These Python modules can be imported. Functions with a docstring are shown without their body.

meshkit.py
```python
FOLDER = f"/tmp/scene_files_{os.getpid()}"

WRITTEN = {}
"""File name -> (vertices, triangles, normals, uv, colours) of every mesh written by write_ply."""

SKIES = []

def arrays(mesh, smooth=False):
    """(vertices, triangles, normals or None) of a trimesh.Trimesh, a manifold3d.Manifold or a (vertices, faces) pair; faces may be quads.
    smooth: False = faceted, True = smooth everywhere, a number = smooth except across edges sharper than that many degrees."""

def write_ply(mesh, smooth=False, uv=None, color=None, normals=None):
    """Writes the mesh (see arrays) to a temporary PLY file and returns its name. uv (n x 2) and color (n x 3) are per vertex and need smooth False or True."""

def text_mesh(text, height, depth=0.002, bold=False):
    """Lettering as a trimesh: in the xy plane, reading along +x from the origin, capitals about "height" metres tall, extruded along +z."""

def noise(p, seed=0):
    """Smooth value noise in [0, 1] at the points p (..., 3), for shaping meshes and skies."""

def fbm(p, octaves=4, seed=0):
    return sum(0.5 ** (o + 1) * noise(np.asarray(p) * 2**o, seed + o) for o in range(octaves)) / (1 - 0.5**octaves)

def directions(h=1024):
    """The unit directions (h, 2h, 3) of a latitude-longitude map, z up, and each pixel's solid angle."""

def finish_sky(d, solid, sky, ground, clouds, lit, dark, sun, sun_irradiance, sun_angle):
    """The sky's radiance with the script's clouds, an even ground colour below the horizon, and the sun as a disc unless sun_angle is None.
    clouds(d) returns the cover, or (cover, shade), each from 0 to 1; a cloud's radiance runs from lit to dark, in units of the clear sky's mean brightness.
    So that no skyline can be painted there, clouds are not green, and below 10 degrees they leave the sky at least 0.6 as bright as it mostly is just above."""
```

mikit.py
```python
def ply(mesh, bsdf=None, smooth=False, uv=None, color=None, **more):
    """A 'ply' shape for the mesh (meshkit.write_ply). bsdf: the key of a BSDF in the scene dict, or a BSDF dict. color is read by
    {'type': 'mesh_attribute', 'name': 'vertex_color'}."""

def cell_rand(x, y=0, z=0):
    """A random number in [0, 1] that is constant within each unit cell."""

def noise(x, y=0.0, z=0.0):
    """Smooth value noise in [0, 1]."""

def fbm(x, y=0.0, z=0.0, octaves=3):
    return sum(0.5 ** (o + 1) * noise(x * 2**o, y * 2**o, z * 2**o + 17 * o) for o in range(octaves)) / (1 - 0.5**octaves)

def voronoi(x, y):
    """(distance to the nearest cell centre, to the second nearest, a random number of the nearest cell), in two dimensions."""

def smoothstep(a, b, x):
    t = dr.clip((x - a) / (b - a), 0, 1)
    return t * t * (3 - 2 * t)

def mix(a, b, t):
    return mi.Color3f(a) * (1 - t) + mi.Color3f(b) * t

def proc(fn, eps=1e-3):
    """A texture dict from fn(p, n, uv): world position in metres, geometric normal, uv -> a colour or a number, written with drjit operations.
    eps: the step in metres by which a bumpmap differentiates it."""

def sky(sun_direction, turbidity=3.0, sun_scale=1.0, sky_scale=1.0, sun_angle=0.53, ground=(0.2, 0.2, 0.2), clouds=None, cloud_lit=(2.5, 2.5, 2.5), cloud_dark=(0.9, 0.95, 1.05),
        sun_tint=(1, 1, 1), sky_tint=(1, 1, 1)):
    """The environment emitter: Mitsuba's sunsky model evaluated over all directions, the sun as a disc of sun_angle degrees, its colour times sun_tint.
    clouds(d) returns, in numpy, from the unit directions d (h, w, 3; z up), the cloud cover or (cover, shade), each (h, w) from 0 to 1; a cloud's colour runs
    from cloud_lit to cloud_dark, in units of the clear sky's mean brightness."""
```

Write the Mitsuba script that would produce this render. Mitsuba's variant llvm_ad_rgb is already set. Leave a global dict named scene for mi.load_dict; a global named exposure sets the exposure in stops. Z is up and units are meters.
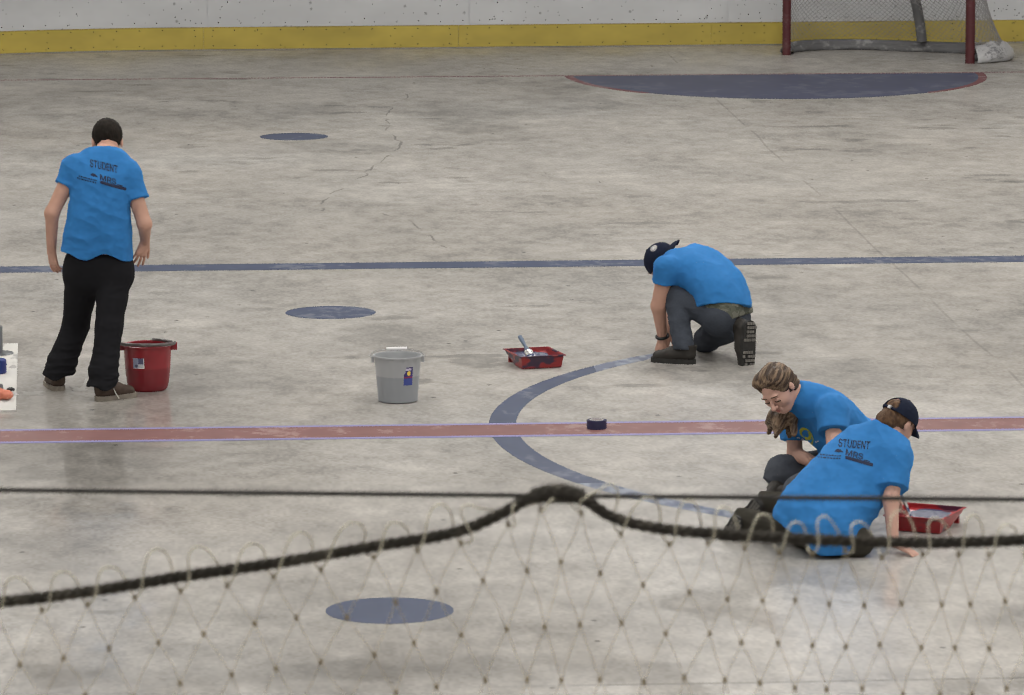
import math, random
import numpy as np, trimesh, shapely
import shapely.geometry as sg
import mitsuba as mi, drjit as dr
import mikit, meshkit
from mikit import noise, fbm, smoothstep, mix, voronoi, cell_rand

scene = {'type': 'scene'}
labels = {}

# ------------------------------------------------------------------ camera
CAM = np.array([0.0, -27.777, 4.747])
PITCH, YAW, ROLL, FPX = 0.151967, 0.066564, -0.00159571, 4877.31
_cy, _sy = math.cos(YAW), math.sin(YAW)
FW = np.array([_sy*math.cos(PITCH), _cy*math.cos(PITCH), -math.sin(PITCH)])
_r = np.array([_cy, -_sy, 0.0]); _u = np.cross(_r, FW)
RT = _r*math.cos(ROLL) + _u*math.sin(ROLL)
UP = -_r*math.sin(ROLL) + _u*math.cos(ROLL)
scene['camera'] = {'type': 'thinlens', 'fov': 2*math.degrees(math.atan(512/FPX)), 'fov_axis': 'x',
                   'aperture_radius': 0.0026, 'focus_distance': 28.0, 'near_clip': 0.1, 'far_clip': 200.0,
                   'to_world': mi.ScalarTransform4f().look_at(origin=CAM.tolist(), target=(CAM+FW).tolist(), up=UP.tolist())}
exposure = 0.69

# ------------------------------------------------------------------ lamps of the hall: rows of high bay panels under the roof
LAMP_RAD = 21.0
LAMP_SPOTS = [(x, y) for y in (-22.0, -14.5, -7.0, 0.5, 8.0, 14.5) for x in (-3.0, 5.0, 13.0)]
HALL = dict(x0=-9.0, x1=20.0, y0=-31.0, y1=28.5, z=9.5)

# ------------------------------------------------------------------ helpers
def at(x, y, Y):
    """the point of the plane world-Y = Y that the photograph shows at pixel (x, y)"""
    d = FW + (x-512)/FPX*RT - (y-347.5)/FPX*UP
    return CAM + d*((Y-CAM[1])/d[1])
def on_floor(x, y):
    d = FW + (x-512)/FPX*RT - (y-347.5)/FPX*UP
    return CAM + d*(-CAM[2]/d[2])
def nrm(v):
    v = np.asarray(v, float); return v/np.linalg.norm(v)
def V(*a): return np.array(a, float)
def srgb(r, g, b):
    f = lambda c: c/12.92 if c <= .04045 else ((c+.055)/1.055)**2.4
    return [f(r/255), f(g/255), f(b/255)]

_used = {}
def put(key, mesh, mat, label=None, cat=None, group=None, kind=None, smooth=False, **kw):
    """ONE entry of the scene, key numbered when taken"""
    n = _used.get(key, 0); _used[key] = n+1
    k = key if n == 0 else f'{key}_{n:03d}'
    if isinstance(mesh, list): mesh = trimesh.util.concatenate(mesh)
    scene[k] = mikit.ply(mesh, mat, smooth=smooth, **kw)
    tag(k, label, cat, group, kind)
    return k
def tag(k, label=None, cat=None, group=None, kind=None):
    d = {}
    if label: d['label'] = label
    if cat: d['category'] = cat
    if group: d['group'] = group
    if kind: d['kind'] = kind
    if d: labels[k] = {**labels.get(k, {}), **d}

def box(x0, x1, y0, y1, z0, z1):
    m = trimesh.creation.box(extents=(x1-x0, y1-y0, z1-z0)); m.apply_translation(((x0+x1)/2, (y0+y1)/2, (z0+z1)/2)); return m
def grid_mesh(P, close_u=False, close_v=False):
    n, m = P.shape[:2]; idx = np.arange(n*m).reshape(n, m)
    a = idx if not close_u else np.vstack([idx, idx[:1]])
    a = a if not close_v else np.hstack([a, a[:, :1]])
    q = np.stack([a[:-1, :-1], a[1:, :-1], a[1:, 1:], a[:-1, 1:]], -1).reshape(-1, 4)
    f = np.vstack([q[:, [0, 1, 2]], q[:, [0, 2, 3]]])
    return trimesh.Trimesh(P.reshape(-1, 3), f, process=False)
def tube(pts, r, n=8, closed=False, caps=True):
    pts = np.asarray(pts, float); N = len(pts)
    r = np.broadcast_to(r, (N,)) if np.ndim(r) < 2 else r
    t = np.gradient(pts, axis=0) if not closed else np.roll(pts, -1, 0)-np.roll(pts, 1, 0)
    t /= np.maximum(np.linalg.norm(t, axis=1, keepdims=True), 1e-9)
    ref = np.array([0, 0, 1.]) if abs(t[0, 2]) < .9 else np.array([1., 0, 0])
    nn = nrm(np.cross(t[0], ref)); P = []
    for i in range(N):
        nn = nn - t[i]*(nn@t[i]); nn /= np.linalg.norm(nn); b = np.cross(t[i], nn)
        a = np.arange(n)*2*math.pi/n
        P.append(pts[i] + r[i]*(np.cos(a)[:, None]*nn + np.sin(a)[:, None]*b))
    P = np.array(P); m = grid_mesh(P, close_u=closed, close_v=True)
    if caps and not closed:
        v = np.vstack([m.vertices, pts[:1], pts[-1:]]); k = N*n
        f0 = [[k, j, (j+1) % n] for j in range(n)]; f1 = [[k+1, (N-1)*n+(j+1) % n, (N-1)*n+j] for j in range(n)]
        m = trimesh.Trimesh(v, np.vstack([m.faces, f0, f1]), process=False)
    m.invert(); return m
def lathe(prof, n=48, sx=1.0, sy=1.0):
    prof = np.asarray(prof, float); a = np.arange(n)*2*math.pi/n
    P = np.stack([prof[:, None, 0]*np.cos(a)*sx, prof[:, None, 0]*np.sin(a)*sy, np.broadcast_to(prof[:, None, 1], (len(prof), n))], -1)
    m = grid_mesh(P, close_v=True); m.merge_vertices(); m.update_faces(m.nondegenerate_faces()); m.fix_normals(); return m
def shell(P, t, close_v=False):
    """a closed sheet of thickness t below the grid of points P"""
    s = grid_mesh(P, close_v=close_v); n = s.vertex_normals
    n, m = n, P.shape[:2]
    Q = P - t*n.reshape(P.shape)
    a, b = grid_mesh(P, close_v=close_v), grid_mesh(Q, close_v=close_v)
    b.invert(); idx = np.arange(P.shape[0]*P.shape[1]).reshape(P.shape[:2]); off = idx.size
    loops = [idx[0], idx[-1][::-1]] if close_v else [np.concatenate([idx[0], idx[1:, -1], idx[-1, -2::-1], idx[-2:0:-1, 0]])]
    f = []
    for L in loops:
        M = np.roll(L, -1)
        f += [np.stack([L, M, M+off], 1), np.stack([L, M+off, L+off], 1)]
    mesh = trimesh.Trimesh(np.vstack([a.vertices, b.vertices]), np.vstack([a.faces, b.faces+off]+f), process=False)
    mesh.fix_normals(); return mesh
def prism(poly, z0, z1):
    polys = getattr(poly, 'geoms', [poly]); out = []
    for g in polys:
        m = trimesh.creation.extrude_polygon(g, z1-z0, engine='earcut'); m.apply_translation((0, 0, z0)); out.append(m)
    return trimesh.util.concatenate(out)
def frame(m, o, X, Y, Z):
    T = np.eye(4); T[:3, 0], T[:3, 1], T[:3, 2], T[:3, 3] = X, Y, Z, o
    m = m.copy(); m.apply_transform(T); return m
def ortho(fwd, up):
    f = nrm(fwd); u = np.asarray(up, float); u = nrm(u-f*(u@f)); return np.stack([np.cross(f, u), f, u], 1)
def spline(pts, n):
    from scipy.interpolate import CubicSpline
    pts = np.asarray(pts, float); t = np.r_[0, np.cumsum(np.linalg.norm(np.diff(pts[:, :3], axis=0), axis=1))]
    return CubicSpline(t, pts)(np.linspace(0, t[-1], n))

# ------------------------------------------------------------------ materials
def M(name, color, rough=0.6, spec=0.4, metal=0.0, sheen=0.0, coat=0.0, coat_gloss=0.7, bump=None, bump_scale=1.0, eps=2e-3):
    c = mikit.proc(color) if callable(color) else {'type': 'rgb', 'value': list(color)}
    b = {'type': 'principled', 'base_color': c, 'roughness': mikit.proc(rough) if callable(rough) else float(rough), 'specular': float(spec), 'metallic': float(metal), 'sheen': float(sheen),
         'clearcoat': float(coat), 'clearcoat_gloss': float(coat_gloss)}
    if bump: b = {'type': 'bumpmap', 'nested_texture': mikit.proc(bump, eps=eps), 'scale': bump_scale, 'bsdf': b}
    scene[name] = {'type': 'twosided', 'bsdf': b}
    return name

CRACK = np.array([[2.3, 20.6], [2.25, 20.38], [2.07, 19.21], [1.93, 18.18], [1.82, 17.11], [1.86, 16.6], [1.83, 16.25], [1.88, 15.17], [1.73, 14.0], [1.58, 13.48],
                  [1.41, 12.55], [1.3, 11.92], [1.14, 11.39], [1.05, 10.41]])
CRACK2 = np.array([[1.46, 10.3], [1.66, 9.7], [1.78, 9.0], [1.84, 8.5], [1.93, 8.1]])
def seg_dist(x, y, pts):
    d = mi.Float(9.0)
    for a, b in zip(pts[:-1], pts[1:]):
        e = b-a; L = float(e@e)
        t = dr.clip(((x-float(a[0]))*float(e[0])+(y-float(a[1]))*float(e[1]))/L, 0, 1)
        d = dr.minimum(d, dr.sqrt(dr.square(x-float(a[0])-t*float(e[0]))+dr.square(y-float(a[1])-t*float(e[1]))))
    return d
def floor_color(p, n, uv):
    x, y = p.x, p.y
    big = fbm(x*.35+3, y*.22, 1.0, 3)
    mid = fbm(x*1.7, y*1.3, 4.0, 4)
    fine = fbm(x*9, y*6, 7.0, 3)
    grit = noise(x*60, y*30, 2.0)
    g = 1.0 + .40*(big-.5) + .42*(mid-.5) + .44*(fine-.5) + .22*(grit-.5)
    dirt = smoothstep(.60, .80, fbm(x*.8+11, y*.55+5, 9.0, 4))
    g = g*(1-.26*dirt)
    band = smoothstep(.45, .75, fbm(x*.5+4, y*1.1, 21.0, 3))*(1-smoothstep(-5.2, -3.6, y))
    g = g*(1-.38*band)
    streak = smoothstep(.66, .80, fbm(x*2.2, y*3.2+40, 3.0, 4))*smoothstep(.45, .6, fbm(x*.5, y*.4+9, 2.0, 2))
    g = g*(1-.34*streak)
    pale = smoothstep(.62, .8, fbm(x*1.1+31, y*1.6, 6.0, 4))
    g = g*(1+.13*pale)
    # pits and scratches
    v1, v2, vr = voronoi(x*2.3, y*1.6)
    pit = dr.select(vr > .86, 1.0-smoothstep(.015, .05, v1), 0.0)
    g = g*(1-.55*pit)
    # joints along the slab, cracks
    jx = dr.abs(x-5.08-.03*(noise(y*.9, 3.0)-.5))
    g = g*(1-.20*(1-smoothstep(.004, .014, jx))*smoothstep(.3, .55, noise(y*1.3, 8.0)+.1))
    jy = dr.abs(y+6.72-.03*(noise(x*1.2, 6.0)-.5))
    g = g*(1-.3*(1-smoothstep(.01, .03, jy))*smoothstep(1.0, 2.0, x))
    wx, wy = x+.16*(fbm(x*5, y*2.2, 1.0, 3)-.5), y+.3*(fbm(x*5, y*2.2, 5.0, 3)-.5)
    cd = dr.minimum(seg_dist(wx, wy, CRACK), seg_dist(wx, wy, CRACK2))
    g = g*(1-.42*(1-smoothstep(.003, .013, cd))*smoothstep(.35, .6, noise(x*6, y*3.0, 3.0)))
    jl = dr.abs(y-4.02-.06*(fbm(x*2.0, 2.0, 0.0, 2)-.5)-.02*(x-5))
    g = g*(1-.3*(1-smoothstep(.01, .035, jl))*smoothstep(4.95, 5.1, x)*smoothstep(.35, .5, noise(x*2.5, 1.0)))
    # wet patch and spilled water round the standing student, plus the painted reflection of his dark trousers
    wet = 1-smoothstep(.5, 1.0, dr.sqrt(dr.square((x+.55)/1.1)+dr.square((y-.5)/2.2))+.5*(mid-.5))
    damp_reflection = 1-smoothstep(.6, 1.1, dr.sqrt(dr.square((x+.62)/.62)+dr.square((y+.75)/1.15))+.7*(fbm(x*2.2, y*1.6, 14.0, 3)-.5))
    g = g*(1-.12*wet)*(1-.24*damp_reflection)
    c = mix([.284, .266, .242], [.296, .285, .268], fbm(x*.6, y*.5, 12.0, 2))
    return c*dr.clip(g, .25, 1.6)
def floor_rough(p, n, uv):
    x, y = p.x, p.y
    wet = 1-smoothstep(.6, 1.15, dr.sqrt(dr.square((x+.5)/1.4)+dr.square((y+.1)/2.7))+.5*(fbm(x*1.7, y*1.3, 4.0, 3)-.5))
    gloss = smoothstep(.52, .66, fbm(x*2.4, y*1.0, 17.0, 3))
    near = 1-smoothstep(-5.5, -2.5, y)
    return dr.clip(.36 + .30*(fbm(x*1.1, y*.8, 8.0, 3)-.5) - .26*wet - .03*near - .16*gloss*near, .09, .7)
def floor_bump(p, n, uv):
    return fbm(p.x*7, p.y*7, 1.0, 4)
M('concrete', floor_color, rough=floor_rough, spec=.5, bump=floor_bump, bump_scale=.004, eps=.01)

def worn(base, wear, amt=.5, sc=4.0):
    def f(p, n, uv):
        a = fbm(p.x*sc, p.y*sc*.7, p.z*sc+2, 4); b = fbm(p.x*sc*5, p.y*sc*3, p.z*sc*5, 3)
        w = smoothstep(.52, .72, .6*a+.4*b)*amt
        return mix(base, wear, w)*(1+.25*(a-.5))
    return f
M('navy_paint', worn([.052, .066, .112], [.16, .17, .2], .45), rough=.42, spec=.4)
def wet_navy_glints(p, n, uv):
    w = smoothstep(.35, .75, fbm(p.x*22, p.y*10, 1.0, 2))  # pale streaks: highlights on the wet coat, painted into its colour
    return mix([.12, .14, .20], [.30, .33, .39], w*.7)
M('wet_navy_paint', wet_navy_glints, rough=.16, spec=.6, coat=.6, coat_gloss=.9)
M('red_paint', worn([.178, .084, .080], [.30, .22, .205], .5, 7.0), rough=.42, spec=.4)
M('blue_tape', [.20, .19, .36], rough=.5)
M('goal_line_paint', [.17, .085, .095], rough=.5)
M('crease_red', worn([.15, .062, .066], [.24, .2, .2], .5), rough=.5)
M('crease_blue', worn([.058, .066, .115], [.12, .13, .16], .35, 2.0), rough=.45)

def board_white(p, n, uv):
    a = p.x+p.y*.7
    m = fbm(a*1.6, p.z*3, 1.0, 4)
    v1, v2, vr = voronoi(a*9, p.z*9)
    spot = dr.select(vr > .93, 1-smoothstep(.05, .20, v1), 0.0)
    v3, v4, vs = voronoi(a*26+7, p.z*22)
    spot2 = dr.select(vs > .95, 1-smoothstep(.1, .22, v3), 0.0)
    return mi.Color3f(.59, .60, .615)*(1+.22*(m-.5))*(1-.45*spot)*(1-.4*spot2)
M('board_white', board_white, rough=.35, spec=.4)
def board_yellow(p, n, uv):
    a = p.x+p.y*.7
    m = fbm(a*2.6, p.z*5, 1.0, 4)
    v1, v2, vr = voronoi(a*9+3, p.z*11)
    spot = dr.select(vr > .85, 1-smoothstep(.04, .14, v1), 0.0)
    return mi.Color3f(.48, .375, .075)*(1+.35*(m-.5))*(1-.35*spot)
M('board_yellow', board_yellow, rough=.4, spec=.4)
M('dark_screw', [.03, .028, .025], rough=.5)
M('hall_wall', [.66, .66, .66], rough=.8)
M('roof_panel', [.42, .42, .43], rough=.8)
M('steel', [.35, .35, .36], rough=.4, metal=.9)
M('lamp_housing', [.5, .5, .5], rough=.5)

# ------------------------------------------------------------------ the setting
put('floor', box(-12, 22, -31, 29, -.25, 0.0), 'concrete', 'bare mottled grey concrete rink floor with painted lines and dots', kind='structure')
put('wall_back', box(HALL['x0'], HALL['x1'], HALL['y1'], HALL['y1']+.2, 0, HALL['z']), 'hall_wall', kind='structure')
put('wall_front', box(HALL['x0'], HALL['x1'], HALL['y0']-.2, HALL['y0'], 0, HALL['z']), 'hall_wall', kind='structure')
put('wall_left', box(HALL['x0']-.2, HALL['x0'], HALL['y0']-.2, HALL['y1']+.2, 0, HALL['z']), 'hall_wall', kind='structure')
put('wall_right', box(HALL['x1'], HALL['x1']+.2, HALL['y0']-.2, HALL['y1']+.2, 0, HALL['z']), 'hall_wall', kind='structure')
put('ceiling', box(HALL['x0']-.2, HALL['x1']+.2, HALL['y0']-.2, HALL['y1']+.2, HALL['z'], HALL['z']+.2), 'roof_panel', kind='structure')
for lx, ly in LAMP_SPOTS:
    k = put('ceiling_lamp', [box(lx-1.3, lx+1.3, ly-.65, ly+.65, 9.06, 9.12), box(lx-.9, lx-.86, ly-.02, ly+.02, 9.12, HALL['z']), box(lx+.86, lx+.9, ly-.02, ly+.02, 9.12, HALL['z'])], 'lamp_housing',
            'rectangular high bay lamp panel hanging under the hall roof', 'ceiling lamp', 'high bay lamps under the roof')
    q = trimesh.Trimesh([[lx-1.2, ly-.55, 9.05], [lx-1.2, ly+.55, 9.05], [lx+1.2, ly+.55, 9.05], [lx+1.2, ly-.55, 9.05]], [[0, 1, 2], [0, 2, 3]], process=False)
    put(k+'__diffuser', q, 'lamp_housing', emitter={'type': 'area', 'radiance': {'type': 'rgb', 'value': [LAMP_RAD*c for c in (1.0, .975, .93)]}})

# painted marks (thin coats of paint on the slab)
def paint(key, poly, z, mat, label=None):
    return put('floor__'+key, prism(poly, .0002, z), mat, label)
XL, XR = -6.2, 17.3
paint('blue_line', sg.box(XL, 6.95, XR, 7.29), .0012, 'navy_paint', 'long straight dark blue line painted across the floor behind the kneeling student')
rl = paint('red_line', sg.box(XL, -.19, XR, .19), .0018, 'red_paint', 'worn wide red line with blue edges painted across the floor')
for a, b in ((-.235, -.185), (.185, .235)):
    put(rl+'__tape_strip', prism(sg.box(XL, a, XR, b), .0004, .0024), 'blue_tape', 'narrow blue tape along the edge of the red line')
paint('goal_line', sg.box(XL, 21.18, XR, 21.24), .001, 'goal_line_paint', 'thin dull red goal line in front of the far goal')
def disc(x, y, r, n=72): return sg.Point(x, y).buffer(r, quad_segs=n//4)
paint('faceoff_dot', disc(.93, -5.05, .305), .0012, 'navy_paint', 'round blue faceoff dot nearest the camera behind the net')
paint('faceoff_dot', disc(.945, 4.80, .305), .0012, 'navy_paint', 'round blue faceoff dot above the grey bucket')
paint('faceoff_dot', disc(.945, 15.76, .305), .0012, 'navy_paint', 'round blue faceoff dot farthest away right of the standing student')
CC = (5.80, -.06)
ring = disc(CC[0]-.06, CC[1], 4.02, 240).difference(disc(CC[0]+.06, CC[1], 3.98, 240))
dry = ring.intersection(sg.Polygon([(CC[0], 0), (0, -1.55*1.0), (0, 6), (2.52, 6), (2.52, 2.0)]))
dry = ring.intersection(sg.box(0, -1.75, 2.52, 2.36))
wet = ring.intersection(sg.box(0, -2.83, 2.95, 2.85)).difference(sg.box(0, -1.75, 2.52, 2.36)).intersection(sg.box(0, -3, 2.97, 3))
arc = put('floor__circle_arc', prism(dry, .0002, .0012), 'navy_paint', 'curved dark blue arc of the centre circle crossing the red line')
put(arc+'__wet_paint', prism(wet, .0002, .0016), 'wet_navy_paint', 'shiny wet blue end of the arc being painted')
th = np.linspace(math.pi, 2*math.pi, 121)
def half_ell(cx, rx, ry): return sg.Polygon([(cx+rx*math.cos(a), 21.16+ry*math.sin(a)) for a in th])
cr = paint('goal_crease', half_ell(5.93, 2.1, 2.46), .001, 'crease_blue', 'half-round slate blue goal crease painted in front of the goal')
rim = half_ell(5.93, 2.13, 2.5).difference(half_ell(5.93, 2.045, 2.43))
rim = rim.intersection(sg.MultiPolygon([sg.box(3.5, 19.4, 4.5, 21.3), sg.box(7.2, 18.9, 8.3, 21.3)]))
put(cr+'__red_border', prism(rim, .0003, .0016), 'crease_red', 'worn red edge at the ends of the crease')

# far boards, following the rounded end of the rink
def board_path():
    R, xl, xr = 6.0, -6.3, 17.4
    y_at = lambda x: 24.36+.022*(x-2)
    pts = [(xl, y) for y in np.arange(6, y_at(.3)-R, .5)]
    for a in np.linspace(math.pi, math.pi/2, 28): pts.append((xl+R+.35+(R+.35)*math.cos(a), y_at(.3)-R+R*math.sin(a)))
    for x in np.arange(.6, xr-R, .35): pts.append((x, y_at(x)))
    for a in np.linspace(math.pi/2, 0, 28): pts.append((xr-R+R*math.cos(a), y_at(xr-R)-R+R*math.sin(a)))
    pts += [(xr, y) for y in np.arange(y_at(xr-R)-R, 6, -.5)]
    return np.array(pts)
BP = board_path(); BS = np.r_[0, np.cumsum(np.linalg.norm(np.diff(BP, axis=0), axis=1))]
def bp(s): return np.stack([np.interp(s, BS, BP[:, 0]), np.interp(s, BS, BP[:, 1])], -1)
def bnorm(s):
    d = bp(np.asarray(s)+.05)-bp(np.asarray(s)-.05); d /= np.linalg.norm(d, axis=-1, keepdims=True); return np.stack([d[..., 1], -d[..., 0]], -1)
def panel(s0, s1, z0, z1, off, t):
    s = np.unique(np.r_[np.linspace(s0, s1, max(2, int((s1-s0)/.3)+1))]); p, n = bp(s), bnorm(s)
    f, b = p+n*off, p+n*(off-t)
    P = np.array([[np.r_[f[i], z0], np.r_[f[i], z1], np.r_[b[i], z1], np.r_[b[i], z0]] for i in range(len(s))])
    m = grid_mesh(P, close_v=True); k = len(s)*4
    m = trimesh.Trimesh(m.vertices, np.vstack([m.faces, [[0, 1, 2], [0, 2, 3], [k-4, k-2, k-3], [k-4, k-1, k-2]]]), process=False); m.fix_normals(); return m
S_REF = float(BS[np.argmin(np.abs(BP[:, 0]-3.0)+100*(BP[:, 1] < 20))])
X2S = lambda x: S_REF+(x-3.0)*1.0002
put('wall_far', panel(.2, BS[-1]-.2, 0, 1.07, -.02, .10), 'board_white', 'white rink boards with yellow kick plate along the far end', kind='structure')
put('wall_far__cap_rail', panel(.2, BS[-1]-.2, 1.07, 1.10, .02, .16), 'board_yellow')
_disc = trimesh.creation.cylinder(.0065, .008, sections=7)
def screws(key, spots, off):
    out = []
    for s, z in spots:
        p, n = bp(s), bnorm(s); X = np.array([n[1], -n[0], 0]); Z = np.array([n[0], n[1], 0])
        out.append(frame(_disc, np.r_[p+n*off, z], X, np.cross(Z, X), Z))
    put(key, out, 'dark_screw', kind='stuff')
rng = random.Random(4)
joints = [X2S(3.0+at(454, 40, 24.38)[0]-3.0)+2.73*i for i in range(-8, 9)]
joints = [j for j in joints if .3 < j < BS[-1]-.3]
for a, b in zip(joints[:-1], joints[1:]):
    k = put('wall_far__kick_panel', panel(a+.0015, b-.0015, .012, .245, .0, .022), 'board_yellow')
    screws(k+'__screws', [(s, z) for z in (.05, .215) for s in np.r_[a+.1, np.arange(a+.33, b-.2, .245), b-.1]]+[(a+.09, .15), (b-.09, .15)], .002)
wj = [X2S(at(464, 10, 24.38)[0])+2.8*i for i in range(-8, 9)]
wj = [j for j in wj if .3 < j < BS[-1]-.3]
for a, b in zip(wj[:-1], wj[1:]):
    k = put('wall_far__white_panel', panel(a+.008, b-.008, .25, 1.065, -.006, .016), 'board_white')
    screws(k+'__screws', [(s, .285+.012*rng.random()) for s in np.arange(a+.12, b-.05, .238)] + [(a+.1+.25*rng.random(), .30+.3*rng.random()) for _ in range(6)]
           + [(b-.1-.25*rng.random(), .28+.3*rng.random()) for _ in range(6)] + [(a+(b-a)*rng.random(), .3+.7*rng.random()) for _ in range(9)], -.004)

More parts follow.
